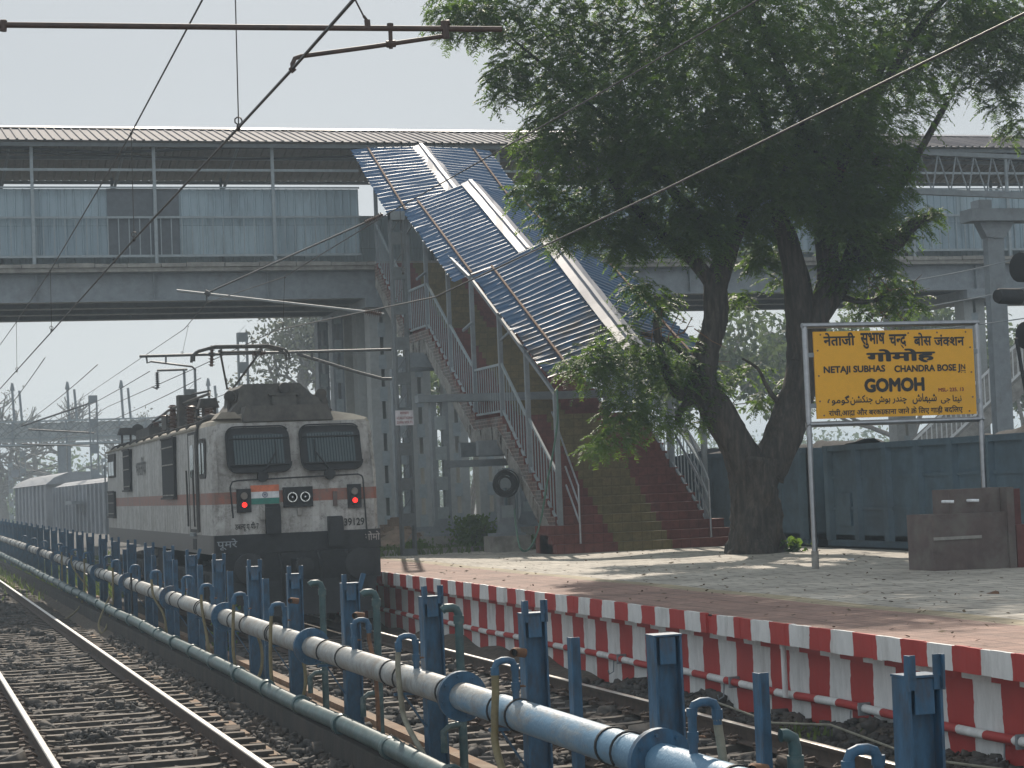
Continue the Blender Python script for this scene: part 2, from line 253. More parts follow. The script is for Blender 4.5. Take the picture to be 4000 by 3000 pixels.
# ------------------------------------------------------------------ mesh helpers
ORG = {}
def org(o):
    return ORG.get(o.name, Vector((0, 0, 0)))
class MB:
    def __init__(s): s.v = []; s.f = []
    def add(s, vs, fs):
        n = len(s.v); s.v += [tuple(x) for x in vs]; s.f += [tuple(i+n for i in f) for f in fs]; return s
    def box(s, lo, hi):
        x0, y0, z0 = lo; x1, y1, z1 = hi
        return s.add([(x0, y0, z0), (x1, y0, z0), (x1, y1, z0), (x0, y1, z0), (x0, y0, z1), (x1, y0, z1), (x1, y1, z1), (x0, y1, z1)],
                     [(0, 3, 2, 1), (4, 5, 6, 7), (0, 1, 5, 4), (1, 2, 6, 5), (2, 3, 7, 6), (3, 0, 4, 7)])
    def cbox(s, c, d): return s.box([c[i]-d[i]/2 for i in range(3)], [c[i]+d[i]/2 for i in range(3)])
    def beam(s, p, q, w, h, up=(0, 0, 1)):
        p = Vector(p); q = Vector(q); d = (q-p).normalized(); u = Vector(up)
        if abs(d.dot(u)) > .98: u = Vector((0, 1, 0))
        r = d.cross(u).normalized(); u = r.cross(d)
        a = [(-w/2, -h/2), (w/2, -h/2), (w/2, h/2), (-w/2, h/2)]
        return s.add([p+r*x+u*y for x, y in a]+[q+r*x+u*y for x, y in a], [(0, 1, 2, 3), (7, 6, 5, 4), (0, 4, 5, 1), (1, 5, 6, 2), (2, 6, 7, 3), (3, 7, 4, 0)])
    def tube(s, pts, r, n=8, caps=True):
        pts = [Vector(p) for p in pts]; rs = r if isinstance(r, (list, tuple)) else [r]*len(pts)
        vs = []; prev = None
        for i, p in enumerate(pts):
            d = (pts[min(i+1, len(pts)-1)]-pts[max(i-1, 0)]).normalized()
            u = prev if prev is not None else (Vector((0, 0, 1)) if abs(d.z) < .9 else Vector((1, 0, 0)))
            a = (u-d*u.dot(d)).normalized(); b = d.cross(a); prev = a
            vs += [p+(a*math.cos(2*math.pi*k/n)+b*math.sin(2*math.pi*k/n))*rs[i] for k in range(n)]
        fs = [(i*n+k, i*n+(k+1) % n, (i+1)*n+(k+1) % n, (i+1)*n+k) for i in range(len(pts)-1) for k in range(n)]
        if caps: fs += [tuple(range(n-1, -1, -1)), tuple(range((len(pts)-1)*n, len(pts)*n))]
        return s.add(vs, fs)
    def lathe(s, c, axis, prof, n=16):   # prof [(dist along axis, radius)]
        ax = Vector(axis).normalized(); c = Vector(c)
        return s.tube([c+ax*t for t, _ in prof], [max(r, 1e-4) for _, r in prof], n)
    def prism(s, poly, d, close=True):   # poly: 3D points (planar), d: extrude vector
        n = len(poly); d = Vector(d); vs = [Vector(p) for p in poly]+[Vector(p)+d for p in poly]
        return s.add(vs, [tuple(range(n-1, -1, -1)), tuple(range(n, 2*n))]+[(i, (i+1) % n, n+(i+1) % n, n+i) for i in range(n)])
    def quad(s, a, b, c, d): return s.add([a, b, c, d], [(0, 1, 2, 3)])
    def text(s, tm, o, right, up, w=None, h=None):
        vs, fs = tm; o = Vector(o); right = Vector(right); up = Vector(up)
        xs = [v[0] for v in vs]; ys = [v[1] for v in vs]; x0, x1, y0, y1 = min(xs), max(xs), min(ys), max(ys)
        kx = (w/(x1-x0)) if w else None; ky = (h/(y1-y0)) if h else None
        kx = kx or ky; ky = ky or kx
        nn = right.cross(up); return s.add([o+right*((v[0]-x0)*kx)+up*((v[1]-y0)*ky)+nn*v[2] for v in vs], fs)
    def build(s, name, m, parent=None, smooth=True, ang=.7, recalc=True):
        o = Vector((0, 0, 0)) if parent is None else org(parent)
        me = bpy.data.meshes.new(name); me.from_pydata([(x[0]-o.x, x[1]-o.y, x[2]-o.z) for x in s.v], [], s.f)
        if recalc:
            import bmesh
            b = bmesh.new(); b.from_mesh(me); bmesh.ops.recalc_face_normals(b, faces=b.faces); b.to_mesh(me); b.free()
        if smooth and len(me.polygons):
            me.polygons.foreach_set('use_smooth', [True]*len(me.polygons)); me.set_sharp_from_angle(angle=ang)
        me.materials.append(m if not isinstance(m, str) else M[m])
        ob = bpy.data.objects.new(name, me); COL.objects.link(ob)
        if parent is not None: ob.parent = parent; ORG[ob.name] = o
        return ob
def tag(o, label=None, cat=None, group=None, kind=None):
    if label: o['label'] = label
    if cat: o['category'] = cat
    if group: o['group'] = group
    if kind: o['kind'] = kind
    return o
def thing(name, loc, label, cat, group=None):
    o = bpy.data.objects.new(name, None); COL.objects.link(o); o.location = loc; o.empty_display_size = .2
    ORG[o.name] = Vector(loc); return tag(o, label, cat, group)
def copy_tree(o, parent=None, loc=None, label=None):
    c = o.copy(); COL.objects.link(c)
    if parent is not None: c.parent = parent
    for ch in list(o.children): copy_tree(ch, c)
    if loc is not None: c.location = loc
    if label: c['label'] = label
    return c
def numpy_mesh(name, V, Fq, m, parent=None):   # V (n,3), Fq (k,3|4)
    me = bpy.data.meshes.new(name); k = Fq.shape[1]
    if parent is not None: V = V-np.array(org(parent))
    me.vertices.add(len(V)); me.vertices.foreach_set('co', V.astype(np.float32).ravel())
    me.loops.add(Fq.size); me.loops.foreach_set('vertex_index', Fq.astype(np.int32).ravel())
    me.polygons.add(len(Fq)); me.polygons.foreach_set('loop_start', np.arange(0, Fq.size, k, dtype=np.int32)); me.polygons.foreach_set('loop_total', np.full(len(Fq), k, dtype=np.int32))
    me.update(calc_edges=True); me.validate(); me.materials.append(m if not isinstance(m, str) else M[m])
    o = bpy.data.objects.new(name, me); COL.objects.link(o)
    if parent is not None: o.parent = parent; ORG[o.name] = org(parent)
    return o
_TX = {}
def text_mesh(s, bold=0.0):
    if (s, bold) in _TX: return _TX[(s, bold)]
    c = bpy.data.curves.new('t', 'FONT'); c.body = s; c.resolution_u = 3
    o = bpy.data.objects.new('t', c); COL.objects.link(o); bpy.context.view_layer.update()
    me = o.evaluated_get(bpy.context.evaluated_depsgraph_get()).to_mesh()
    v0 = [tuple(v.co) for v in me.vertices]; f0 = [tuple(p.vertices) for p in me.polygons]; V = list(v0); Fc = list(f0)
    if bold:                # heavier strokes: shifted copies laid a hair above one another
        for k in range(8):
            n = len(V); dx, dy = bold*math.cos(k*math.pi/4), bold*math.sin(k*math.pi/4)
            V += [(x+dx, y+dy, .0002*(k+1)) for x, y, _ in v0]; Fc += [tuple(i+n for i in f) for f in f0]
    bpy.data.objects.remove(o); bpy.data.curves.remove(c); _TX[(s, bold)] = (V, Fc); return V, Fc
def clip_right(tm, x):      # keep the part left of x (a half letter)
    import bmesh
    b = bmesh.new(); vs = [b.verts.new(v) for v in tm[0]]
    for f in tm[1]:
        try: b.faces.new([vs[i] for i in f])
        except ValueError: pass
    bmesh.ops.bisect_plane(b, geom=list(b.verts)+list(b.edges)+list(b.faces), plane_co=(x, 0, 0), plane_no=(1, 0, 0), clear_outer=True)
    b.verts.index_update(); r = ([tuple(v.co) for v in b.verts], [tuple(v.index for v in f.verts) for f in b.faces]); b.free(); return r
def deva(parts, bold=0.0):  # parts: str | ('half', ch, fraction) | ('ra',) slash under the last letter
    V = []; Fc = []; x = 0.0
    for p in parts:
        if isinstance(p, str):
            if p.strip() == '': x += .28*len(p); continue
            # measure the advance with a known glyph after the text
            a = text_mesh(p+'।', bold); tm = text_mesh(p, bold); bar = text_mesh('।', bold)
            adv = max(v[0] for v in a[0])-max(v[0] for v in bar[0])
        elif p[0] == 'half':
            tm = text_mesh(p[1], bold); mxx = max(v[0] for v in tm[0]); tm = clip_right(tm, mxx*p[2]); adv = mxx*p[2]
        else:
            tm = ([(-.50, -.02, 0), (-.43, .03, 0), (-.22, -.16, 0), (-.29, -.21, 0)], [(0, 1, 2, 3)]); adv = 0
        n = len(V); V += [(v[0]+x, v[1], v[2]) for v in tm[0]]; Fc += [tuple(i+n for i in f) for f in tm[1]]; x += adv
    return V, Fc
_AR = {'ن': (0xFEE5, 4), 'ی': (0xFBFC, 4), 'ت': (0xFE95, 4), 'ا': (0xFE8D, 2), 'ج': (0xFE9D, 4), 'ش': (0xFEB5, 4), 'ب': (0xFE8F, 4), 'ھ': (0xFBAA, 4),
       'چ': (0xFB7A, 4), 'د': (0xFEA9, 2), 'ر': (0xFEAD, 2), 'و': (0xFEED, 2), 'ک': (0xFB8E, 4), 'گ': (0xFB92, 4), 'م': (0xFEE1, 4), 'ہ': (0xFBA6, 4)}
def urdu(s):
    out = []
    for wd in s.split(' '):
        g = ''
        for i, ch in enumerate(wd):
            base, n = _AR[ch]; pc = i > 0 and _AR[wd[i-1]][1] == 4; nc = i < len(wd)-1 and n == 4
            g += chr(base+(3 if pc and nc else 1 if pc else 2 if nc else 0))
        out.append(g[::-1])
    return ' '.join(out[::-1])
def noise_tube(pts, r, n=14, amp=.12, sub=6, seed=1):
    rnd = random.Random(seed); P = [Vector(p) for p in pts]; PP = []; RR = []
    for i in range(len(P)-1):       # Catmull-Rom
        a, b, c, d = P[max(i-1, 0)], P[i], P[i+1], P[min(i+2, len(P)-1)]
        for k in range(sub):
            t = k/sub; PP.append(.5*((2*b)+(c-a)*t+(2*a-5*b+4*c-d)*t*t+(3*b-a-3*c+d)*t**3)); RR.append(r[i]*(1-t)+r[i+1]*t)
    PP.append(P[-1]); RR.append(r[-1])
    mb = MB(); mb.tube(PP, RR, n)
    ph = [rnd.random()*6 for _ in range(4)]
    for i, p in enumerate(PP):
        for k in range(n):
            j = i*n+k; v = Vector(mb.v[j]); o = v-p; a = 2*math.pi*k/n
            f = 1+amp*(math.sin(3*a+ph[0]+i*.25)*.5+math.sin(5*a+ph[1]-i*.4)*.35+(rnd.random()-.5)*.6)
            mb.v[j] = tuple(p+o*f)
    return mb

# ================================================================== THE SETTING
def grid_mesh(name, x0, x1, y0, y1, nx, ny, zf, m):
    X, Yy = np.meshgrid(np.linspace(x0, x1, nx), np.linspace(y0, y1, ny)); Z = zf(X, Yy)
    V = np.stack([X.ravel(), Yy.ravel(), Z.ravel()], 1); i = np.arange(nx*ny).reshape(ny, nx)
    Fq = np.stack([i[:-1, :-1], i[:-1, 1:], i[1:, 1:], i[1:, :-1]], -1).reshape(-1, 4)
    return numpy_mesh(name, V, Fq, m)
tag(grid_mesh('ground', -650, 650, -60, 1200, 2, 2, lambda x, y: x*0-.30, 'ballast_ground'), kind='structure')
def bank(x, y):
    e = np.clip((y-46.6)/.8, 0, 1)*np.clip((100-y)/20, 0, 1)*np.clip((x-9.0)/1.0, 0, 1)*np.clip((18.0-x)/.4, 0, 1)
    return -.27+e*(1.05+.10*np.sin(x*2.1)*np.cos(y*1.3))
tag(grid_mesh('grass_bank', 8.9, 18.1, 46.6, 100, 40, 90, bank, 'dirt'), kind='structure')
def heap(x, y): return -.28+np.clip((x-8.0)/.62, 0, 1)**2*(.16+.10*np.sin(y*.8)*np.sin(y*.37+1)+.05*np.sin(y*2.9))
tag(grid_mesh('track_side_soil', 7.9, 8.80, 5, 46, 12, 300, heap, 'dirt'), kind='structure')
# platform: paving sheet, with a lip, a corbel and a striped wall under it
PZ = .88; PX0, PX1 = 8.47, 17.85
def paving(x, y): return PZ+.012*np.sin(x*1.7+y*.9)*np.sin(y*.6)
tag(grid_mesh('platform_paving', PX0+.03, PX1, -12, 46.6, 40, 160, paving, 'paving'), kind='structure')
pw = thing('platform_wall', (PX0, 15, 0), 'red and white striped wall carrying the edge of the platform', 'wall')
mb = MB(); n = 300; ys = [-12+58.4*i/n for i in range(n+1)]; rr = random.Random(3)
for i in range(n):
    j = rr.uniform(-.004, .004); big = .03 if (i % 41 == 7) else 0
    mb.box((PX0+j+big, ys[i], PZ-.205+rr.uniform(-.006, .006)), (PX0+.04, ys[i+1], PZ+.012+rr.uniform(-.004, .004)-big*.8)); mb.box((PX0+.04, ys[i], PZ-.205), (PX0+.5, ys[i+1], PZ-.03))
mb.build('lip', 'lip', pw, smooth=False)
MB().box((PX0+.20, -12, PZ-.29), (PX0+.5, 46.4, PZ-.215)).build('corbel', 'wallstripe', pw, smooth=False)
MB().box((PX0+.30, -12, -.5), (PX0+.6, 46.4, PZ-.30)).build('wall_face', 'wallstripe', pw, smooth=False)
MB().box((PX0+.3, 46.62, -.3), (17.8, 46.86, 1.0)).build('end_kerb', 'concrete', pw, smooth=False)
MB().box((PX1-.3, -12, -.5), (PX1+.02, 46.4, PZ-.02)).build('back_face', 'concrete', pw, smooth=False)
cd = thing('conduit', (8.72, 15, .14), 'red and white striped conduit pipe running along the platform wall', 'pipe')
mb = MB(); mb.tube([(8.70+.012*math.sin(i*1.7), 6+i*1.4, .14+.012*math.sin(i*2.3)) for i in range(29)], .042, 10); mb.build('pipe_run', 'conduit', cd)
for y in (9.3, 12.4, 15.2, 18.1, 21.3, 25):
    MB().box((8.645, y, .08), (8.765, y+.03, .20)).build('bracket', 'grey_steel', cd); mb = MB(); mb.tube([(8.70, y+.3, .10), (8.69, y+.3, -.04), (8.64, y+.32, -.07), (8.62, y+.3, -.02)], .009, 6); mb.build('hook', 'grey_steel', cd)
dp = MB().tube([(8.62, 19.72, .80), (8.60, 19.70, .74), (8.60, 19.70, .12)], .03, 10).build('drain_pipe', 'white_paint', None)
tag(dp, 'thin pale drain pipe coming down through the broken platform lip', 'pipe')
# drain and kerbs between the two tracks
soil = lambda x, y: -.30+np.clip((x-3.60)/.28, 0, 1)*.18+.015*np.sin(y*3.1)*np.sin(y*1.3+x*9)
tag(grid_mesh('drain_side_soil', 3.55, 3.885, 5, 110, 8, 420, soil, 'dirt'), kind='structure')
dr = thing('drain', (4.4, 20, -.2), 'long concrete drain between the tracks under the blue pipe line', 'drain')
mb = MB(); mb.box((3.88, 5, -.4), (4.05, 120, .115)); mb.build('side_wall', mat('drain_wall', (.032, .03, .028), .95, dirt=(.06, .05, .042), dscale=2.5, damt=.55, var=.35, vscale=4, stretch=(1, 1, .4), bump=.4), dr, smooth=False)  # stained concrete, its shade painted in as a near-black colour
mb = MB(); mb.box((4.03, 5, -.4), (4.95, 120, -.20)); mb.build('channel_floor', 'drain', dr, smooth=False)
mb = MB()
for i in range(240):
    y = 5+i*.48; mb.box((3.50+rr.uniform(-.03, .03), y, -.34), (3.60+rr.uniform(-.03, .03), y+.47+rr.uniform(-.05, 0), -.205+rr.uniform(-.05, .02)))
mb.build('foot_kerb', 'drain', dr, smooth=False)
mb = MB(); mb.box((4.95, 5, -.4), (5.10, 120, -.13)); mb.build('far_kerb', 'drain', dr, smooth=False)

# ================================================================== TRACKS
def rail(name, x, y0, y1, label, group=None):
    t = thing(name, (x, (y0+y1)/2, 0), label, 'rail', group)
    pr = [(-.075, -.172), (.075, -.172), (.075, -.160), (.010, -.138), (.010, -.045), (.036, -.036), (.036, -.012), (.030, -.002), (-.030, -.002), (-.036, -.012), (-.036, -.036), (-.010, -.045), (-.010, -.138), (-.075, -.160)]
    MB().prism([(x+a, y0, b) for a, b in pr], (0, y1-y0, 0)).build('rail_body', 'rail_side', t, ang=.5)
    MB().prism([(x-.034, y0, -.010), (x+.034, y0, -.010), (x+.034, y0, -.003), (x+.024, y0, .001), (x-.024, y0, .001), (x-.034, y0, -.003)], (0, y1-y0, 0)).build('running_surface', 'rail_top', t, smooth=False)
TN, TF, G = 2.2, 6.86, .873
rail('rail', TN-G, 4, 240, 'shiny rail at the lower left corner, outer rail of the nearer track')
rail('rail', TN+G, 4, 240, 'shiny rail crossing below the pipes, the nearer track rail beside them')
rail('rail', TF-G, 4, 240, 'worn rail seen through the blue posts, inner rail of the platform track')
rail('rail', TF+G, 4, 240, 'shiny topped rail next to the striped platform wall')
def make_sleeper(label, group):
    t = thing('sleeper', (0, 0, 0), label, 'sleeper', group)
    mb = MB(); prof = [(-1.375, .10), (-.95, .10), (-.6, .105), (.6, .105), (.95, .10), (1.375, .10)]
    for (xa, ha), (xb, hb) in zip(prof[:-1], prof[1:]):
        za, zb = (-.178 if abs(xa) > .7 else -.20), (-.178 if abs(xb) > .7 else -.20)
        mb.add([(xa, -ha, -.40), (xb, -hb, -.40), (xb, hb, -.40), (xa, ha, -.40), (xa, -ha*.66, za), (xb, -hb*.66, zb), (xb, hb*.66, zb), (xa, ha*.66, za)],
               [(0, 3, 2, 1), (4, 5, 6, 7), (0, 1, 5, 4), (2, 3, 7, 6)]+([(3, 0, 4, 7)] if xa == -1.375 else [])+([(1, 2, 6, 5)] if xb == 1.375 else []))
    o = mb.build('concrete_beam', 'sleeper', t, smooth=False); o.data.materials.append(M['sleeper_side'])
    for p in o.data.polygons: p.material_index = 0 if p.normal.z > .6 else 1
    for sx in (-G, G):
        for s in (-1, 1):
            mb = MB(); mb.tube([(sx+s*.05, -.06, -.135), (sx+s*.09, -.07, -.10), (sx+s*.145, -.035, -.115), (sx+s*.15, .03, -.125), (sx+s*.10, .06, -.10), (sx+s*.05, .04, -.14)], .013, 6)
            mb.box((sx+s*.11-.03, -.05, -.18), (sx+s*.11+.03, .05, -.145)); mb.build('rail_clip', 'clip', t)
    return t
spos = []
for tx, lab, grp, ys in ((TN, 'grey concrete sleeper lying under the nearer track on the left', 'sleepers of the nearer track', [7.2+.6*i for i in range(90)]),
                         (TF, 'grey concrete sleeper under the platform track, seen between the blue posts', 'sleepers of the platform track', [8.6+.6*i for i in range(48)])):
    proto = make_sleeper(lab, grp)
    for i, y in enumerate(ys):
        o = proto if i == 0 else None
        if o is None:
            if y < 30: o = copy_tree(proto)
            else:
                o = proto.copy(); COL.objects.link(o); c = proto.children[0].copy(); COL.objects.link(c); c.parent = o
        o.location = (tx+rr.uniform(-.02, .02), y+rr.uniform(-.02, .02), 0); o.rotation_euler = (0, 0, rr.uniform(-.012, .012)); spos.append((tx, y))
# ballast stones
def stones(regions):
    P = []; S = []
    for x0, x1, y0, y1, dens, size, zf in regions:
        n = int((x1-x0)*(y1-y0)*dens); x = RNG.uniform(x0, x1, n); y = RNG.uniform(y0, y1, n)
        keep = np.ones(n, bool)
        for tx in (TN, TF):
            y0s = 7.2 if tx == TN else 8.6
            dy = np.abs(((y-y0s+.3) % .6)-.3); on = (np.abs(x-tx) < 1.40) & (dy < .14)
            keep &= ~(on & (RNG.random(n) < (.96 if tx == TF else .96)) & (zf(x, y) < (-.215 if tx == TN else 9)))
            for g in (-G, G): keep &= np.abs(x-tx-g) > .085
        x = x[keep]; y = y[keep]; n = len(x)
        z = zf(x, y)+RNG.uniform(-.012, .028, n)
        P.append(np.stack([x, y, z], 1)); S.append(size*RNG.lognormal(0, .38, n))
    P = np.concatenate(P); S = np.concatenate(S); n = len(P)
    cube = np.array([(-1, -1, -1), (1, -1, -1), (1, 1, -1), (-1, 1, -1), (-1, -1, 1), (1, -1, 1), (1, 1, 1), (-1, 1, 1)], float)*.5
    V = cube[None]*(1+RNG.uniform(-.42, .42, (n, 8, 3)))*S[:, None, None]*np.array([1.15, 1.0, .72])*RNG.uniform(.7, 1.3, (n, 1, 3))
    a = RNG.uniform(0, 6.28, n); b = RNG.uniform(-.7, .7, n)
    ca, sa, cb, sb = np.cos(a), np.sin(a), np.cos(b), np.sin(b)
    x, y, z = V[..., 0], V[..., 1], V[..., 2]
    y2, z2 = y*cb[:, None]-z*sb[:, None], y*sb[:, None]+z*cb[:, None]
    x3, y3 = x*ca[:, None]-y2*sa[:, None], x*sa[:, None]+y2*ca[:, None]
    V = np.stack([x3, y3, z2], -1)+P[:, None]
    fq = np.array([(0, 3, 2, 1), (4, 5, 6, 7), (0, 1, 5, 4), (1, 2, 6, 5), (2, 3, 7, 6), (3, 0, 4, 7)])
    Fq = (fq[None]+(np.arange(n)*8)[:, None, None]).reshape(-1, 4)
    return V.reshape(-1, 3), Fq
_w = [(RNG.uniform(1, 9), RNG.uniform(1, 7), RNG.uniform(0, 6)) for _ in range(9)]
def flat(x, y): return -.268+.0175*sum(np.sin(a*x+b*y*((-1) ** k)+c) for k, (a, b, c) in enumerate(_w))*(1-.5*(np.abs(x-TN-G) < .3))
side = lambda x, y: heap(x, y)
V_, F_ = stones([(.1, 3.5, 7, 20, 760, .039, flat), (.0, 3.5, 20, 34, 300, .047, flat), (-.4, 3.5, 34, 64, 110, .07, flat), (3.40, 3.88, 7, 40, 260, .045, lambda x, y: -.27+np.clip((x-3.62)/.26, 0, 1)*.16),
                 (5.1, 8.0, 7, 20, 400, .055, flat), (5.1, 8.0, 20, 37, 150, .07, flat), (7.9, 8.76, 7, 26, 230, .05, side), (4.05, 4.9, 8, 30, 14, .06, lambda x, y: x*0-.19)])
tag(numpy_mesh('ballast_stones', V_, F_, 'stone'), 'crushed grey track ballast scattered between the sleepers', 'ballast', kind='stuff')
def blades(name, spots, m, label, cat, kind='stuff', h=.12, n=60, parent=None):
    V = []; Fq = []
    for (cx, cy, cz, rad) in spots:
        k = n
        x = cx+RNG.normal(0, rad*.5, k); y = cy+RNG.normal(0, rad*.5, k); a = RNG.uniform(0, 6.28, k); hh = h*RNG.uniform(.4, 1.2, k); wd = RNG.uniform(.006, .018, k)*max(1, h/.2)
        dx, dy = np.cos(a), np.sin(a); lx, ly = RNG.normal(0, .4, k)*hh, RNG.normal(0, .4, k)*hh
        q = np.stack([np.stack([x-dx*wd, y-dy*wd, x*0+cz], 1), np.stack([x+dx*wd, y+dy*wd, x*0+cz], 1), np.stack([x+lx+dx*wd*.5, y+ly+dy*wd*.5, cz+hh], 1), np.stack([x+lx-dx*wd*.5, y+ly-dy*wd*.5, cz+hh], 1)], 1)
        V.append(q.reshape(-1, 3))
    V = np.concatenate(V); Fq = np.arange(len(V)).reshape(-1, 4)
    return tag(numpy_mesh(name, V, Fq, m, parent), label, cat, kind=kind)
g1 = [(RNG.uniform(1.5, 3.0), RNG.uniform(11.5, 17.5), -.25, .22) for _ in range(26)]+[(3.45, 15.2, -.22, .2), (3.5, 15.6, -.2, .2), (3.4, 17.5, -.22, .15), (8.3, 18.7, -.1, .25), (8.2, 18.2, -.1, .3), (8.4, 13, -.05, .2)]
blades('track_weeds', g1, 'grass', 'small green weeds growing in the ballast of the tracks', 'weeds', h=.08, n=26)
g2 = [(RNG.uniform(9.2, 17.6), 46.7+RNG.random()**2*16, .55, .6) for _ in range(420)]
blades('bank_grass', g2, 'grass', 'rough green grass and undergrowth behind the platform end', 'grass', h=.45, n=45)
g3 = [(RNG.uniform(4.0, 9.2), RNG.uniform(58, 110), -.28, 1.2) for _ in range(160)]
blades('far_grass', g3, 'grass', 'sunlit grass beside the tracks beyond the locomotive', 'grass', h=.30, n=50)

# ================================================================== WATER PIPE LINE BETWEEN THE TRACKS
def lift(y): return max(0, y-24)*.0034
UX, UZ, UR = 4.2, .752, .112
up = thing('water_pipe', (UX, 20, UZ), 'large upper water pipe, whitish with worn blue paint, held by the blue posts', 'pipe')
ysp = [5.5]+[8+3*i for i in range(38)]
MB().tube([(UX, y, UZ+lift(y)) for y in ysp], UR, 20).build('pipe_barrel', 'pipe', up)
for y in [8.3+2.0*i for i in range(46)]:
    MB().tube([(UX, y-.012, UZ+lift(y)), (UX, y+.012, UZ+lift(y))], UR+.010, 20).build('joint_band', 'rubber', up)
for y in (11.45, 15.9, 22.1, 28.2, 34.0, 40.5, 46.6, 52.8, 59, 65, 71):
    mb = MB(); mb.tube([(UX, y-.03, UZ+lift(y)), (UX, y-.002, UZ+lift(y))], UR+.085, 28); mb.tube([(UX, y+.002, UZ+lift(y)), (UX, y+.03, UZ+lift(y))], UR+.085, 28)
    for k in range(8):
        a = k*math.pi/4+.2; mb.tube([(UX+(UR+.05)*math.cos(a), y-.055, UZ+lift(y)+(UR+.05)*math.sin(a)), (UX+(UR+.05)*math.cos(a), y+.055, UZ+lift(y)+(UR+.05)*math.sin(a))], .012, 6)
    mb.build('flange', 'blue', up)
LX, LZ, LR = 3.95, .205, .080
lp = thing('green_pipe', (LX, 20, LZ), 'lower dark green pipe lying along the drain wall below the posts', 'pipe')
MB().tube([(LX+.012*math.sin(i*2.1), 5.5+2*i, LZ+lift(5.5+2*i)+.01*math.sin(i*1.3)) for i in range(56)], LR, 16).build('pipe_barrel', 'green_pipe', lp)
for y in [9.2+2.05*i for i in range(46)]:
    mb = MB(); mb.tube([(LX, y-.06, LZ+lift(y)), (LX, y-.02, LZ+lift(y)), (LX, y+.02, LZ+lift(y)), (LX, y+.06, LZ+lift(y))], [LR+.014, LR+.022, LR+.022, LR+.012], 16)
    mb.box((LX-.05, y-.03, LZ+lift(y)-.11), (LX+.05, y+.03, LZ+lift(y)-.06)); mb.build('socket', 'green_pipe', lp)
# posts
PX = 4.45
post_y = [8.72, 11.98, 14.72, 17.76, 21.2, 24.37, 27.26, 30.46, 33.3, 36.15]+[39.2+3.05*i for i in range(22)]
def ipost(y, prong=True, bent=False):
    t = thing('pipe_post', (PX, y, 0), 'blue steel I-beam post with two prongs, one of the row holding up the water pipe', 'post', 'I-beam posts of the pipe line')
    t.rotation_euler = (rr.uniform(-.012, .012), rr.uniform(-.010, .010), rr.uniform(-.05, .05))
    z0 = lift(y); mb = MB()
    mb.box((PX-.089, y-.075, -.38), (PX-.075, y+.075, 1.435+z0)); mb.box((PX+.075, y-.075, -.38), (PX+.089, y+.075, 1.435+z0)); mb.box((PX-.075, y-.006, -.38), (PX+.075, y+.006, 1.435+z0))
    mb.build('post_beam', 'blue', t, smooth=False)
    mb = MB(); mb.box((PX-.092, y-.08, 1.437+z0), (PX+.092, y+.08, 1.448+z0)); mb.box((PX-.05, y-.065, 1.27+z0), (PX+.05, y-.052, 1.432+z0)); mb.build('cap_plate', 'blue', t, smooth=False)
    if prong:
        for s in (-1, 1):
            mb = MB(); q = s*.088; k = .05 if bent and s > 0 else 0
            mb.beam((PX+q, y-.07, 1.38+z0), (PX+q+k, y-.075, 1.54+z0), .012, .045); mb.beam((PX+q-s*.022, y-.07, 1.38+z0), (PX+q+k-s*.022, y-.07, 1.54+z0), .04, .01); mb.build('prong', 'blue', t, smooth=False)
    mb = MB(); mb.box((UX-.11, y-.03, UZ-UR-.035+z0), (PX-.09, y+.03, UZ-UR-.012+z0)); mb.beam((UX-.02, y, UZ-UR-.04+z0), (PX-.08, y, .30+z0), .05, .012); mb.build('bracket', 'blue', t, smooth=False)
    mb = MB(); mb.tube([(UX+(UR+.013)*math.cos(a), y, UZ+z0+(UR+.013)*math.sin(a)) for a in [math.pi*(1.2-1.4*k/14) for k in range(15)]], .008, 6); mb.build('pipe_strap', 'rubber', t)
for i, y in enumerate(post_y): ipost(y, i != 1, i in (4, 8))
for i, y in enumerate([10.37, 13.6, 26.07, 29.0, 32.0, 35.0, 38.0, 43.0, 47.5]):
    t = thing('angle_post', (4.4, y, 0), 'thin blue angle iron stake standing between the larger pipe posts', 'post', 'angle iron stakes of the pipe line')
    z0 = lift(y); mb = MB(); mb.box((4.36, y-.045, -.35), (4.37, y+.045, 1.335+z0)); mb.box((4.371, y+.033, -.35), (4.45, y+.044, 1.33+z0)); mb.build('angle_iron', 'blue', t, smooth=False)
# U shaped risers on the pipe, with or without a hose
def riser(y, side, hosed, k):
    z = lift(y); t = thing('hydrant_riser', (UX, y, UZ+UR), 'small blue U-shaped riser pipe bent over on top of the water pipe', 'hydrant', 'U-shaped risers on the water pipe')
    top = 1.14+z; r = .026; w_ = .15*side
    pts = [(UX, y, UZ+UR-.02+z), (UX, y, top-.05), (UX+w_*.12, y, top-.012), (UX+w_*.35, y, top), (UX+w_*.65, y, top), (UX+w_*.88, y, top-.012), (UX+w_, y, top-.05), (UX+w_, y, top-.13)]
    MB().tube(pts, r, 10).build('bent_pipe', 'blue', t)
    for a_, b_, e_ in (((UX, y, top-.22), (UX, y, top-.16), .007), ((UX, y, top-.075), (UX, y, top-.03), .006), ((UX+w_, y, top-.10), (UX+w_, y, top-.045), .006)): MB().tube([a_, b_], r+e_, 10).build('collar', 'blue', t)
    mb = MB(); mb.tube([(UX+.02, y, top-.19), (UX+.06, y-.01, top-.19)], .008, 6); mb.tube([(UX+.06, y-.035, top-.19), (UX+.06, y+.025, top-.19)], .006, 6); mb.build('tap', 'rust', t)
    return Vector((UX+w_, y, top-.10))
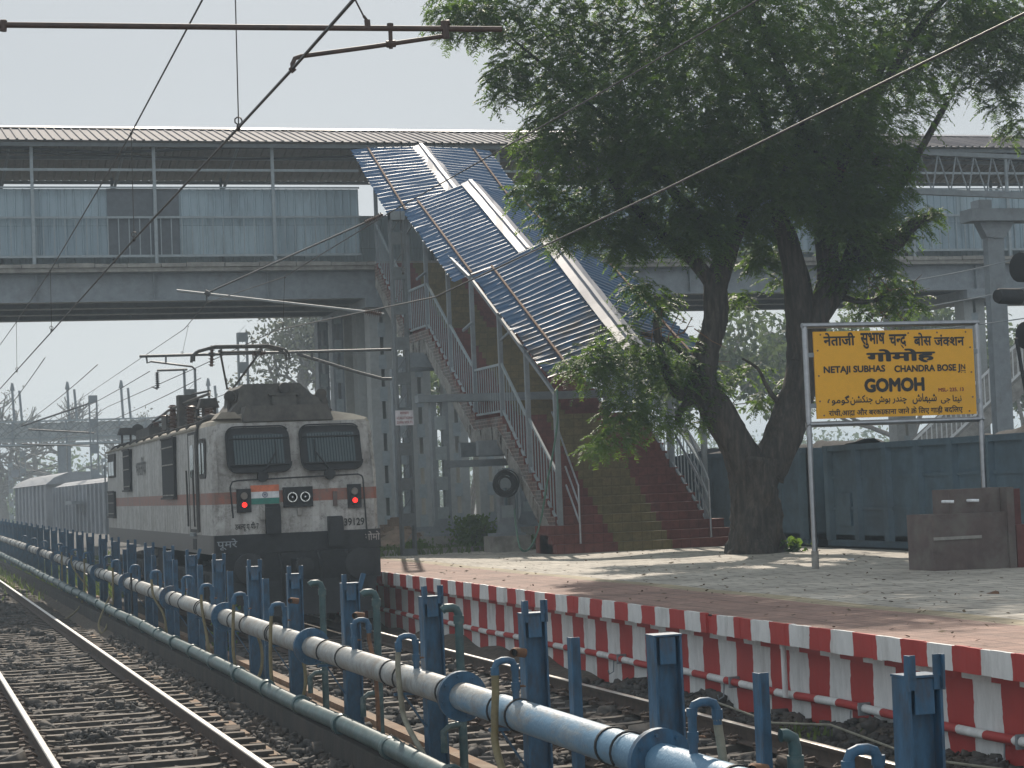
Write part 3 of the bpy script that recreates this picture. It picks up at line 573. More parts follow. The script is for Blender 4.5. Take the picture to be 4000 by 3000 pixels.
def hose(pts, label, r=.021, m='hose'):
    P = [Vector(p) for p in pts]; PP = []
    for i in range(len(P)-1):
        a, b, c, d = P[max(i-1, 0)], P[i], P[i+1], P[min(i+2, len(P)-1)]
        for k in range(7): q = k/7; PP.append(.5*((2*b)+(c-a)*q+(2*a-5*b+4*c-d)*q*q+(3*b-a-3*c+d)*q**3))
    PP.append(P[-1]); o = MB().tube(PP, r, 9).build('hose', m); return tag(o, label, 'hose')
HO = {}
for k, (y, s) in enumerate([(8.62, -1), (10.92, 1), (14.39, -1), (17.38, -1), (19.9, 1), (23.67, -1), (26.43, -1), (29.4, -1), (32.5, 1), (35.4, -1), (38.6, -1), (42.0, -1), (45.2, 1), (48.6, -1), (52, -1), (55.4, -1), (59, 1), (63, -1), (68, -1), (73, -1)]):
    HO[y] = riser(y, s, False, k)
h = HO[10.92]; hose([h, h+Vector((.01, 0, -.10)), h+Vector((.03, -.05, -.35)), h+Vector((.12, -.12, -.62)), (4.55, 10.7, .0), (4.6, 10.5, -.17)], 'pale grey hose hanging from the riser nearest the right corner', .026, 'hose_grey')
h = HO[14.39]; hose([h, h+Vector((0, 0, -.12)), h+Vector((-.02, -.02, -.32)), h+Vector((-.03, -.1, -.55)), (4.0, 13.6, .05), (3.98, 13.2, -.1), (3.75, 12.7, -.2)], 'flat brown hose draped over the front of the blue end of the water pipe', .028)
h = HO[17.38]; hose([h, h+Vector((-.01, 0, -.15)), h+Vector((.0, -.02, -.40)), h+Vector((.02, -.1, -.62)), (4.08, 16.5, .12), (4.12, 16.2, -.18)], 'stiff brown hose slanting down across the pipe to the drain', .024, 'hose_grey')
h = HO[19.9]; hose([h, h+Vector((0, 0, -.1)), h+Vector((.03, -.02, -.3)), h+Vector((.05, -.03, -.6)), h+Vector((.05, -.05, -1.0)), h+Vector((.04, -.05, -1.3))], 'straight rusty brown hose beside the riser with a square bend', .022, 'rust')
def loop_hose(y, drop, wd, label, back=.02):
    h = HO[y]; b = h+Vector((0, 0, -.06))
    hose([h, b+Vector((-.02, 0, -.2)), b+Vector((-.03, -.02, -.6*drop)), b+Vector((.02, -.05, -.92*drop)), b+Vector((wd*.5, -.08, -drop)), b+Vector((wd*.9, -.06, -.85*drop)), b+Vector((wd, 0, -.55*drop)), b+Vector((wd*.7, .05, -.2))], label)
loop_hose(23.67, 1.05, .36, 'olive hose in a wide U loop reaching down to the green pipe')
loop_hose(26.43, .98, .33, 'olive hose in a narrow U loop with a black lower bend')
h = HO[29.4]; hose([h, h+Vector((0, 0, -.2)), h+Vector((.04, -.1, -.6)), h+Vector((.06, -.2, -1.0)), h+Vector((-.12, -.5, -1.28)), h+Vector((-.4, -.8, -1.36))], 'long olive hose trailing down over both pipes onto the ballast')
h = HO[35.4]; hose([h, h+Vector((.02, -.05, -.3)), h+Vector((.16, -.2, -.62)), h+Vector((.2, -.25, -1.0)), h+Vector((.2, -.2, -1.3))], 'olive hose bent outward above the drain with weeds below it')
h = HO[38.6]; hose([h, h+Vector((0, 0, -.3)), h+Vector((-.02, 0, -.9)), h+Vector((-.3, -.5, -1.3)), h+Vector((-.75, -1.0, -1.36))], 'dark hose lying out towards the rail like a black stick', .02, 'rubber')
h = HO[42.0]; hose([h, h+Vector((0, -.0, -.3)), h+Vector((-.03, 0, -.8)), h+Vector((-.25, -.4, -1.28)), h+Vector((-.3, 0, -1.1)), h+Vector((-.05, .2, -.6))], 'yellowish hose in a tight loop in front of the green pipe')
h = HO[48.6]; hose([h, h+Vector((0, 0, -.4)), h+Vector((-.1, -.3, -1.0)), h+Vector((-.45, -.8, -1.3)), h+Vector((-.8, -1, -1.36))], 'olive hose with a pale end lying by the sleepers in the distance')
h = HO[52]; hose([h, h+Vector((0, 0, -.3)), h+Vector((.3, -.3, -.8)), h+Vector((.45, -.4, -1.2))], 'olive hose slanting right below the distant pipe bands')
h = HO[55.4]; hose([h, h+Vector((0, 0, -.4)), h+Vector((-.02, 0, -1.0)), h+Vector((-.2, -.4, -1.3))], 'olive hose hanging straight down among the far posts')
for y, z in ((23.55, 1.36), (20.74, 1.36), (17.5, 1.35)):
    t = thing('green_riser', (4.62, y, 0), 'tall dark green riser pipe with a bent elbow at its top', 'hydrant', 'tall green risers'); 
    MB().tube([(4.62, y, -.25), (4.62, y, z-.06), (4.60, y, z-.015), (4.57, y, z), (4.50, y, z), (4.475, y, z-.02)], .038, 12).build('bent_pipe', 'green_pipe', t)
    MB().tube([(4.62, y, z-.14), (4.62, y, z-.07)], .048, 12).build('collar', 'green_pipe', t)
    mb = MB(); mb.tube([(4.62, y, .35), (4.50, y-.02, .34), (4.44, y-.03, .30), (4.44, y-.03, .12)], .030, 10); mb.tube([(4.60, y, .42), (4.60, y, .50)], .04, 10); mb.tube([(4.58, y-.09, .46), (4.58, y+.09, .46)], .009, 6); mb.build('valve', 'green_pipe', t)
t = thing('green_valve', (4.55, 10.8, .8), 'green elbow and valve tied to the thin blue stake by the rail', 'valve')
MB().tube([(4.47, 10.33, 1.0), (4.50, 10.33, 1.0), (4.54, 10.33, .98), (4.55, 10.33, .93), (4.55, 10.33, -.1)], .036, 12).build('bent_pipe', 'green_pipe', t)
MB().tube([(4.55, 10.33, .80), (4.55, 10.33, .89)], .046, 12).build('collar', 'green_pipe', t)
for y, lab in ((10.33, 'open rusty nozzle on the thin stake near the right corner'), (11.95, 'rusty nozzle wired to the I-beam post with a torn top'), (14.70, 'open rusty nozzle sticking out left of a blue post above a riser'), (20.2, 'short rusty nozzle behind the square bent riser'), (23.7, 'short rusty nozzle at the top of a looped hose')):
    t = thing('nozzle', (PX-.1, y, .85), lab, 'nozzle'); z = .85 if y < 12.5 else 1.18
    MB().tube([(PX-.19, y-.09, z-.01), (PX-.17, y-.06, z-.005), (PX-.09, y-.05, z-.02)], [.032, .034, .034], 12, caps=False).build('spout', 'rust', t)
    MB().tube([(PX-.185, y-.082, z-.008), (PX-.18, y-.08, z-.008)], .026, 12).build('bore', 'rubber', t)
hose([(PX-.10, 11.9, .84), (PX-.11, 11.88, .75), (PX-.10, 11.85, .5), (PX-.05, 11.8, .2), (PX-.05, 11.8, -.1)], 'dark brown hose strapped beside the I-beam post with a torn top', .032)

# ================================================================== LOCOMOTIVE
LXL, LXR, LY0, LY1 = 5.30, 8.32, 36.72, 55.9; LXC = (LXL+LXR)/2
loco = thing('locomotive', (LXC, 46, 0), 'dirty white electric locomotive with a rust red band and red tail lamps', 'locomotive')
def lean(z): return max(0, z-2.75)*.30
mb = MB(); W2 = (LXR-LXL)/2
lev = [(1.36, 1.0), (1.70, 1.0), (2.0, 1.0), (2.35, 1.0), (2.75, 1.0), (3.2, .995), (3.64, .985), (3.72, .955)]
def ring(y, wf, ln, cham=0):
    pts = [(LXC-W2*k*wf, y+(lean(z) if ln else 0), z) for z, k in lev]
    pts += [(LXC-W2*.80*wf, y+(lean(3.82) if ln else 0)+cham*.5, 3.80), (LXC-W2*.42*wf, y+(lean(3.9) if ln else 0)+cham, 3.90), (LXC+W2*.42*wf, y+(lean(3.9) if ln else 0)+cham, 3.90), (LXC+W2*.80*wf, y+(lean(3.82) if ln else 0)+cham*.5, 3.80)]
    return pts+[(LXC+W2*k*wf, y+(lean(z) if ln else 0), z) for z, k in reversed(lev)]
rings = [ring(LY0, .925, True), ring(LY0+.05, .965, True, .25), ring(LY0+.22, .992, True, .5), ring(LY0+.55, 1, True, .6), ring(LY0+1.5, 1, False), ring(LY1-.6, 1, False), ring(LY1-.2, .99, False), ring(LY1, .93, False)]
rings[0] = [(x, y, min(z, 3.66+.02*(1 if z > 3.7 else 0)) if z > 3.64 else z) for x, y, z in rings[0]]
n = len(rings[0]); vs = [p for r in rings for p in r]
body_f = []; roof_f = []
for i in range(len(rings)-1):
    for k in range(n):
        f = (i*n+k, i*n+(k+1) % n, (i+1)*n+(k+1) % n, (i+1)*n+k)
        zz = sum(vs[j][2] for j in f)/4; (roof_f if zz > 3.655 else body_f).append(f)
body_f += [tuple(range(n-1, -1, -1)), tuple(range((len(rings)-1)*n, len(rings)*n))]
MB().add(vs, body_f).build('body', 'loco_white', loco, ang=.5)
roof = MB().add(vs, roof_f).build('roof', 'loco_roof', loco, ang=.5)
for y in [38.4+1.45*i for i in range(12)]:
    MB().tube([(LXL+.0, y, 3.70), (LXL+.08, y, 3.765), (LXL+.30, y, 3.835)], .022, 6).build('roof_rib', 'loco_gear', roof)
MB().box((LXL-.015, 38.3, 3.635), (LXL+.01, LY1-.1, 3.675)).build('gutter', 'loco_roof', loco)
mb = MB(); mb.tube([(LXL+.0, 38.32, 1.75), (LXL-.012, 38.32, 3.55), (LXL+.02, 38.32, 3.72), (LXL+.12, 38.32, 3.79), (LXL+.5, 38.32, 3.87)], .03, 6); mb.build('gutter_pipe', 'loco_gear', loco)
# front windows: dark surround, glass, grille bars, wiper with its motor
FY = LY0-.004
def on_front(x, z, d=0.0): return Vector((x, FY-d+lean(z), z))
def rrect(x0, z0, x1, z1, r, n=5):
    P = []
    for cx, cz, a0 in ((x1-r, z1-r, 0), (x0+r, z1-r, 90), (x0+r, z0+r, 180), (x1-r, z0+r, 270)):
        P += [(cx+r*math.cos(R(a0+90*k/n)), cz+r*math.sin(R(a0+90*k/n))) for k in range(n+1)]
    return P
for (x0, x1, wd) in ((5.60, 6.74, 1), (6.92, 8.03, -1)):
    z0, z1 = 2.79, 3.59
    o = MB().prism([on_front(x, z, .02) for x, z in rrect(x0, z0, x1, z1, .16)], (0, .03, 0)).build('windscreen_surround', 'loco_under', loco, ang=.5)
    g = MB().prism([on_front(x, z, .028) for x, z in rrect(x0+.13, z0+.11, x1-.12, z1-.12, .06)], (0, .01, 0)).build('windscreen', 'glass', loco)
    mb = MB()
    nb = 17
    for k in range(nb):
        x = x0+.15+(x1-x0-.29)*k/(nb-1); mb.beam(on_front(x, z0+.12, .045), on_front(x, z1-.14, .045), .034, .008, up=(0, 1, 0))
    mb.build('window_grille', 'grille', loco, smooth=False)
    mb = MB()
    for z in (z0+.13, z1-.20): mb.tube([on_front(x0+.05, z, .055), on_front(x1-.04, z, .055)], .016, 6)
    mb.build('grille_bar', 'loco_under', loco)
    q = rrect(x0-.0, z0-.0, x1+.0, z1+.02, .17); MB().tube([on_front(x, z, .05) for x, z in q[2:]], .014, 6).build('handrail', 'loco_under', loco)
    xm = (x0+x1)/2+.05*wd
    mb = MB(); mb.tube([on_front(xm, 2.78, .06), on_front(xm+.25*wd*(1 if wd > 0 else 1), 3.14, .07)], .014, 6); mb.tube([on_front(xm+.25*wd, 2.94, .075), on_front(xm+.25*wd, 3.34, .075)], .011, 6); mb.build('wiper', 'loco_under', loco)
    mb = MB(); mb.lathe(on_front(xm-.01, 2.715, .07), (0, 1, 0), [(0, .05), (.01, .10), (.06, .105), (.07, .09)], 14); mb.build('wiper_motor', 'loco_under', loco)
# handrail, lamps, flag, couplings on the nose
MB().tube([(5.66, FY-.02, 2.0), (5.62, FY-.05, 2.55), (5.66, FY-.055, 2.635), (5.75, FY-.055, 2.655), (7.92, FY-.055, 2.69), (7.99, FY-.055, 2.66), (8.01, FY-.05, 2.60), (8.06, FY-.02, 1.45)], .014, 6).build('nose_handrail', 'loco_under', loco)
def lamp_box(x0, x1, z0, z1, lit):
    o = MB().box((x0, FY-.05, z0), (x1, FY+.02, z1)).build('tail_lamp', 'loco_under', loco, smooth=False); xc = (x0+x1)/2; h_ = z1-z0
    MB().lathe((xc, FY-.075, z0+h_*.70), (0, 1, 0), [(0, .06), (.028, .066)], 16).build('unlit_lens', 'tail_off', o)
    MB().lathe((xc, FY-.085, z0+h_*.32), (0, 1, 0), [(0, .042), (.038, .045)], 16).build('red_lens', 'tail_red', o)
    MB().lathe((xc, FY-.073, z0+h_*.32), (0, 1, 0), [(0, .075), (.026, .08)], 16).build('lens_rim', 'rubber', o)
lamp_box(5.735, 5.985, 2.09, 2.505, 1); lamp_box(7.725, 7.97, 2.09, 2.515, 1)
hb = MB().box((6.56, FY-.05, 2.15), (7.09, FY+.02, 2.505)).build('headlight_box', 'loco_under', loco, smooth=False)
for xc in (6.715, 6.945):
    MB().lathe((xc, FY-.06, 2.325), (0, -1, 0), [(0, .085), (.03, .088), (.03, .072), (.012, .05), (.005, .0)], 20).build('headlight', 'lens', hb)
    MB().lathe((xc, FY-.066, 2.325), (0, -1, 0), [(0, .03), (.02, .026), (.03, .0)], 14).build('bulb', 'plastic', hb)
fl = MB().box((5.985, FY-.015, 2.445), (6.49, FY+.01, 2.56)).build('flag', 'saffron', loco, smooth=False)
MB().box((5.985, FY-.0152, 2.33), (6.49, FY+.009, 2.4445)).build('white_band', 'flag_white', fl, smooth=False)
MB().box((5.985, FY-.0151, 2.225), (6.49, FY+.0092, 2.3295)).build('green_band', 'flag_green', fl, smooth=False)
mb = MB(); cx, cz = 6.237, 2.387
for k in range(24):
    a, b = 2*math.pi*k/24, 2*math.pi*(k+1)/24; mb.quad(*[(cx+r_*math.cos(t_), FY-.0175, cz+r_*math.sin(t_)) for r_, t_ in ((.050, a), (.050, b), (.042, b), (.042, a))])
    mb.add([(cx, FY-.0175, cz), (cx+.043*math.cos(a+.04), FY-.0175, cz+.043*math.sin(a+.04)), (cx+.043*math.cos(a-.04), FY-.0175, cz+.043*math.sin(a-.04))], [(0, 1, 2)])
mb.add([(cx+.012*math.cos(k*math.pi/4), FY-.0176, cz+.012*math.sin(k*math.pi/4)) for k in range(8)], [tuple(range(8))]); mb.build('wheel_emblem', 'navy', fl)
mb = MB(); mb.prism([(6.23, FY-.005, 2.215), (6.23, FY-.11, 2.16), (6.23, FY-.14, 1.95), (6.23, FY-.12, 1.70), (6.23, FY-.005, 1.70)], (.26, 0, 0)); mb.build('jumper_box', 'loco_under', loco)
MB().box((6.14, FY-.06, 1.95), (6.225, FY+.0, 2.2)).build('step_bracket', 'loco_white', loco)
mb = MB(); mb.prism([(7.34, FY-.005, 1.96), (7.34, FY-.10, 1.93), (7.34, FY-.14, 1.75), (7.34, FY-.12, 1.42), (7.34, FY-.005, 1.42)], (.27, 0, 0)); mb.build('jumper_box', 'loco_under', loco)
MB().box((6.81, FY-.05, 2.0), (6.885, FY+.01, 2.13)).build('socket', 'concrete', loco)
MB().box((7.46, FY-.05, 2.14), (7.53, FY+.01, 2.40)).build('marker_bracket', 'maroon', loco)
mb = MB(); mb.text(text_mesh('39129', .018), (7.645, FY-.006, 1.775), (1, 0, 0), (0, 0, 1), w=.37, h=.135); mb.build('number', 'ink', loco, smooth=False, recalc=False)
mb = MB(); mb.text(deva(['ड', 'ब', ('half', 'ल', .6), 'यू', ' ', 'ए', ' ', 'पी', '-7'], .012), (5.69, FY-.006, 1.755), (1, 0, 0), (0, 0, 1), w=.42, h=.165); mb.build('class_lettering', 'ink', loco, smooth=False)
mb = MB(); mb.text(deva(['पूमरे'], .012), (5.36, FY-.012, 1.44), (1, 0, 0), (0, 0, 1), w=.36, h=.20); mb.build('zone_lettering', 'grey_steel', loco, smooth=False)
mb = MB(); mb.text(deva(['गोमो'], .012), (8.02, FY-.012, 1.50), (1, 0, 0), (0, 0, 1), w=.27, h=.16); mb.build('shed_lettering', 'white_ink', loco, smooth=False)
# dark lower nose, buffers, cow catcher, coupler
mb = MB(); mb.box((5.33, FY-.006, 1.36), (8.30, FY+.3, 1.70)); mb.box((5.36, FY-.03, .85), (8.28, FY+.5, 1.355)); mb.build('buffer_beam', 'loco_under', loco, smooth=False)
for x in (LXC-.978, LXC+.978):
    o = MB().lathe((x, FY-.62, 1.12), (0, 1, 0), [(0, .0), (.012, .20), (.03, .265), (.06, .27), (.075, .24), (.09, .12), (.58, .15), (.6, .2)], 22).build('buffer', 'loco_under', loco)
mb = MB(); mb.box((LXC-.14, FY-.45, .98), (LXC+.14, FY-.02, 1.24)); mb.lathe((LXC, FY-.62, 1.11), (0, 1, 0), [(0, .09), (.02, .16), (.2, .16), (.22, .1)], 12); mb.build('coupler', 'loco_under', loco)
mb = MB(); mb.prism([(5.55, FY-.20, .25), (8.1, FY-.20, .25), (8.2, FY-.05, .86), (5.42, FY-.05, .86)], (0, .05, 0)); mb.build('cow_catcher', 'loco_under', loco)
for x in (5.95, 6.45, 7.15, 7.65): MB().tube([(x, FY-.06, 1.33), (x, FY-.22, 1.2), (x, FY-.26, .8), (x+.05, FY-.14, .55)], .026, 8).build('brake_hose', 'rubber', loco)
for yb in (40.7, 51.9):
    bo = MB().box((5.45, yb-2.7, .55), (8.15, yb+2.7, 1.0)).build('bogie_frame', 'loco_under', loco)
    for k in (-1, 0, 1):
        for x in (TF-.94, TF+.80): MB().lathe((x, yb+k*1.9, .545), (1, 0, 0), [(0, .2), (.01, .50), (.02, .545), (.12, .545), (.13, .57), (.14, .3)], 26).build('wheel', 'loco_under', bo)
        mb = MB(); mb.box((5.36, yb+k*1.9-.16, .4), (5.5, yb+k*1.9+.16, .72))
        for s in (-.32, .32): mb.lathe((5.5, yb+k*1.9+s, .5), (0, 0, 1), [(0, .11), (.45, .11)], 12)
        mb.build('axle_box', 'loco_under', bo)
mb = MB(); mb.box((5.5, 44.3, .5), (8.1, 48.3, 1.3)); mb.build('transformer', 'loco_under', loco)
for k in range(8): MB().lathe((5.46, 46.6+.32*(k % 4), 1.0+.22*(k//4)), (0, 1, 0), [(0, .0), (.01, .085), (.24, .085), (.25, 0)], 12).build('air_cylinder', 'concrete', loco)
# left side: door, cab window, grille panels
SX = LXL-.006
def side_panel(name, y0, y1, z0, z1, m, d=.02, parent=None): return MB().box((SX-d, y0, z0), (SX+.02, y1, z1)).build(name, m, parent or loco, smooth=False)
def side_round(name, y0, y1, z0, z1, r, m, d): return MB().prism([(SX-d, y, z) for y, z in rrect(y0, z0, y1, z1, r)], (.02, 0, 0)).build(name, m, loco, ang=.5)
dsur = side_panel('door_surround', 38.5, 39.62, 1.74, 3.60, 'loco_gear', .006)
do = side_panel('door', 38.66, 39.42, 1.80, 3.55, 'loco_white', .014)
side_round('door_window', 38.78, 39.24, 2.75, 3.36, .08, 'glass', .022)
mb = MB(); mb.tube([(SX-.05, 38.62, 1.85), (SX-.06, 38.62, 2.9)], .018, 6); mb.tube([(SX-.05, 39.5, 1.85), (SX-.06, 39.5, 2.9)], .018, 6); mb.build('door_handrail', 'loco_gear', loco)
MB().box((SX-.03, 38.80, 2.35), (SX, 38.86, 2.62)).build('door_handle', 'loco_gear', loco)
side_round('cab_window_frame', 37.30, 38.12, 2.72, 3.44, .12, 'loco_gear', .012); side_round('cab_window', 37.40, 38.02, 2.80, 3.36, .08, 'glass', .022); side_panel('window_bar', 37.68, 37.74, 2.80, 3.36, 'loco_gear', .03)
mb = MB(); mb.box((SX-.05, 38.85, 1.67), (SX+.02, 39.35, 1.73)); mb.build('door_step', 'grey_steel', loco); side_panel('step_recess', 38.85, 39.3, 1.42, 1.62, 'rubber', .004)
def louvre(y0, y1, z0, z1, bars):
    o = side_panel('grille_panel', y0, y1, z0, z1, 'loco_under', .05); mb = MB()
    mb.box((SX-.075, y0, z1-.02), (SX-.045, y1, z1+.02)); mb.box((SX-.085, y0-.05, z0-.03), (SX-.0, y1+.05, z0+.01)); mb.build('panel_frame', 'loco_gear', o)
    for z in bars: MB().box((SX-.065, y0+.1, z), (SX-.045, y1, z+.025)).build('panel_bar', 'concrete', o)
louvre(41.45, 43.35, 2.40, 3.60, (3.05, 3.40, 2.44)); louvre(49.6, 51.05, 2.62, 3.58, (3.1, 3.42, 2.7))
o = side_panel('rear_window', 53.4, 55.1, 2.98, 3.58, 'loco_gear', .02); side_panel('rear_pane', 53.6, 54.2, 3.03, 3.38, 'glass', .026); side_panel('rear_pane', 54.3, 54.9, 3.03, 3.38, 'glass', .026)
louvre(53.5, 55.0, 1.98, 2.62, (2.05, 2.32, 2.55))
mb = MB(); mb.text(deva(['भारतीय'], .02), (SX-.008, 48.6, 2.93), (0, -1, 0), (0, 0, 1), w=1.9, h=.42); mb.build('faded_lettering', mat('faded', (.13, .125, .12), .8), loco, smooth=False)
MB().tube([(LXL-.03, LY1+.02, 1.3), (LXL-.03, LY1+.02, 3.3)], .02, 6).build('rear_handrail', 'grey_steel', loco)
# roof gear: air conditioner, horns, lamp, insulators, bus bars, pantographs
mb = MB(); y0, y1 = 37.55, 39.3
mb.prism([(5.72, y0, 3.80), (7.62, y0, 3.80), (7.42, y0, 4.12), (7.30, y0, 4.20), (7.08, y0, 4.40), (6.06, y0, 4.40), (5.98, y0, 4.33), (5.96, y0, 4.10)], (0, y1-y0, 0)); mb.build('air_conditioner', 'ac_paint', loco, smooth=False)
MB().prism([(5.93, 36.99, 3.70), (7.58, 36.99, 3.70), (7.48, 36.99, 3.98), (6.0, 36.99, 3.98)], (0, .7, 0)).build('front_cowl', 'ac_paint', loco, smooth=False)
mb = MB(); mb.box((6.56, y0-.10, 3.92), (7.0, y0, 4.20)); mb.box((6.50, y0-.12, 4.18), (7.06, y0-.0, 4.21)); mb.build('lamp_bracket', 'ac_paint', loco)
MB().lathe((6.79, y0-.16, 4.31), (0, 1, 0), [(0, .0), (.004, .085), (.01, .10), (.16, .105), (.2, .09)], 20).build('marker_light', 'loco_gear', loco)
mb = MB()
for k in range(7): mb.box((5.93, y0+.1, 4.08+.035*k), (5.965, y0+.9, 4.10+.035*k))
mb.build('vent_fins', 'ac_paint', loco)
mb = MB(); mb.tube([(5.55, 37.35, 3.80), (5.80, 37.3, 3.78), (7.55, 37.3, 3.82), (7.6, 37.3, 3.9)], .03, 8); mb.tube([(5.25+.2, 38.6, 3.83), (5.5, 37.9, 3.86), (5.6, 37.4, 3.80)], .045, 8); mb.build('roof_pipe', 'loco_gear', loco)
mb = MB(); mb.prism([(5.45, 37.02, 3.765), (5.92, 37.02, 3.765), (5.80, 37.02, 3.88), (5.55, 37.02, 3.88)], (0, .6, 0)); mb.build('roof_flap', 'loco_roof', loco)
for x, y, z, r in ((5.86, 37.9, 4.20, .105), (7.55, 37.9, 4.20, .105), (5.9, 53.5, 4.15, .16)):
    mb = MB(); mb.lathe((x, y, z), (0, 1, 0), [(0, r*.5), (.002, r), (.12, r*.9), (.35, r*.55)], 18); mb.tube([(x, y+.1, z), (x, y+.1, 3.84)], .04, 8); mb.build('horn', 'loco_gear', loco)
for x, y in ((5.72, 39.6), (7.75, 39.2), (5.72, 54.6)):
    mb = MB(); mb.prism([(x-.20, y, 4.08), (x+.20, y, 4.08), (x+.14, y, 4.26), (x-.14, y, 4.26)], (0, .35, 0)); mb.tube([(x-.1, y+.1, 3.8), (x-.1, y+.1, 4.1)], .03, 6); mb.tube([(x+.12, y+.1, 3.8), (x+.12, y+.1, 4.1)], .03, 6); mb.build('roof_cowl', 'loco_gear', loco)
def stack(x, y, z0, h, r, nsh=7, name='insulator', m='porcelain'):
    prof = [(0, r*.55)]
    for k in range(nsh): prof += [(h*(k+.25)/nsh, r*.55), (h*(k+.45)/nsh, r), (h*(k+.75)/nsh, r*.62)]
    MB().lathe((x, y, z0), (0, 0, 1), prof+[(h, r*.5)], 14).build(name, m, loco)
stack(6.35, 46.5, 3.88, .75, .26, 14, 'bushing', 'loco_gear')
for x, y, h_ in ((6.05, 44.7, .5), (6.25, 43.2, .5), (6.0, 42.0, .5), (6.4, 41.4, .5), (7.2, 42.2, .5), (5.95, 48.2, .45), (6.2, 49.4, .45), (7.3, 49.0, .45), (6.0, 47.2, .62), (6.9, 51.0, .4), (6.1, 51.3, .4)): stack(x, y, 3.87, h_, .12)
mb = MB()
mb.tube([(5.95, 41.2, 4.42), (6.0, 44.7, 4.44), (6.0, 48, 4.40), (6.15, 51, 4.36), (6.1, 51.8, 4.3), (6.0, 52.3, 3.95)], .03, 8); mb.tube([(6.4, 41.2, 4.40), (6.9, 43, 4.42), (7.2, 44, 4.40)], .028, 8)
mb.tube([(6.35, 46.5, 4.68), (6.6, 45.5, 4.7), (6.25, 43.2, 4.46)], .025, 8); mb.tube([(5.9, 45.7, 4.1), (6.9, 45.7, 4.1)], .05, 8); mb.build('bus_bar', 'loco_gear', loco)
for a_, b_ in (((5.85, 47.3, 3.95), (6.6, 48.1, 4.25)), ((5.9, 45.4, 3.88), (6.3, 45.8, 4.62)), ((5.8, 50.2, 3.9), (7.2, 53.0, 4.12))): MB().box(a_, b_).build('breaker_box', 'loco_gear', loco)
PC = LXC+.12
def panto(y, raised):
    p = MB().box((PC-.5, y-.7, 3.98), (PC+.5, y+.7, 4.06)).build('pantograph', 'loco_gear', loco)
    if raised: kn, hd = (PC+.02, y+1.5, 4.70), (PC, y-.2, 5.46)
    else: kn, hd = (PC, y+1.5, 4.18), (PC, y-.4, 4.28)
    mb = MB(); mb.tube([(PC-.12, y-.45, 4.1), kn], [.055, .045], 8); mb.tube([(PC+.16, y-.3, 4.1), (kn[0]+.05, kn[1], kn[2]-.1)], .02, 6); mb.build('lower_arm', 'loco_gear', p)
    mb = MB()
    for s in (-1, 1): mb.tube([(kn[0]+s*.06, kn[1], kn[2]), (hd[0]+s*.42, hd[1], hd[2]-.08)], .024, 6)
    mb.tube([(hd[0]-.42, hd[1], hd[2]-.08), (hd[0]+.42, hd[1], hd[2]-.08)], .022, 6); mb.build('upper_arm', 'loco_gear', p)
    for yy in (-.18, .18):
        MB().tube([(PC-1.0, hd[1]+yy, hd[2]-.27), (PC-.99, hd[1]+yy, hd[2]-.15), (PC-.90, hd[1]+yy, hd[2]-.06), (PC-.55, hd[1]+yy, hd[2]+.03), (PC+.55, hd[1]+yy, hd[2]+.03), (PC+.90, hd[1]+yy, hd[2]-.06), (PC+.99, hd[1]+yy, hd[2]-.15), (PC+1.0, hd[1]+yy, hd[2]-.27)], .030, 8).build('collector_strip', 'loco_gear', p)
    mb = MB()
    for s in (-.42, .42): mb.beam((PC+s, hd[1]-.2, hd[2]-.05), (PC+s, hd[1]+.2, hd[2]-.05), .03, .05)
    mb.build('head_frame', 'loco_gear', p)
panto(43.4, True); panto(52.0, False)

# trains further off
def box_wagon(name, label, cat, A, B, wd, z0, z1, m, nrib, mesh_only=False):
    A = Vector(A); B = Vector(B); d = (B-A); L_ = d.length; d.normalize(); nrm = Vector((d.y, -d.x, 0)); t = thing(name, (A.x, A.y, 0), label, cat)
    up_ = Vector((0, 0, 1))
    c = lambda s, o, z: A+d*s+nrm*o+up_*z
    mb = MB(); mb.add([c(0, 0, z0), c(L_, 0, z0), c(L_, wd, z0), c(0, wd, z0), c(0, 0, z1), c(L_, 0, z1), c(L_, wd, z1), c(0, wd, z1)], [(0, 3, 2, 1), (0, 1, 5, 4), (1, 2, 6, 5), (2, 3, 7, 6), (3, 0, 4, 7), (4, 5, 6, 7)])
    mb.build('body', m, t, smooth=False)
    for k in range(nrib+1):
        s = L_*k/nrib; MB().beam(c(s, -.05, z0), c(s, -.05, z1), .12, .10, up=nrm).build('side_rib', m, t, smooth=False)
    return t, c, L_
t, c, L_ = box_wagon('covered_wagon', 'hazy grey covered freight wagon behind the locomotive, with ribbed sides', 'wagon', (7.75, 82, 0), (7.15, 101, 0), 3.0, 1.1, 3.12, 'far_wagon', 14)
mb = MB(); mb.prism([c(0, 0, 3.12), c(0, .5, 3.32), c(0, 1.5, 3.42), c(0, 2.5, 3.32), c(0, 3, 3.12)], c(L_, 0, 0)-c(0, 0, 0)); mb.build('roof', 'far_wagon', t)
mb = MB(); mb.box((6.9, 88, 2.3), (7.35, 91.5, 2.45)); mb.build('door_rail', 'grey_steel', t)
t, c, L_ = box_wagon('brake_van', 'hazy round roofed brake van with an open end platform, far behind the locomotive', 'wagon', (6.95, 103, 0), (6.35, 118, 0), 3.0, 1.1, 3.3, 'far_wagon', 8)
mb = MB(); mb.prism([c(-.3, -.1, 3.3), c(-.3, .3, 3.62), c(-.3, 1.0, 3.86), c(-.3, 2.0, 3.86), c(-.3, 2.7, 3.62), c(-.3, 3.1, 3.3)], (c(L_, 0, 0)-c(0, 0, 0))*1.16); mb.build('roof', 'far_wagon', t)
mb = MB()
for s in (L_+.9, L_+1.7): mb.beam(c(s, .05, 1.0), c(s, .05, 3.4), .08, .08)
for z in (1.5, 2.0): mb.beam(c(L_, .05, z), c(L_+1.9, .05, z), .06, .06)
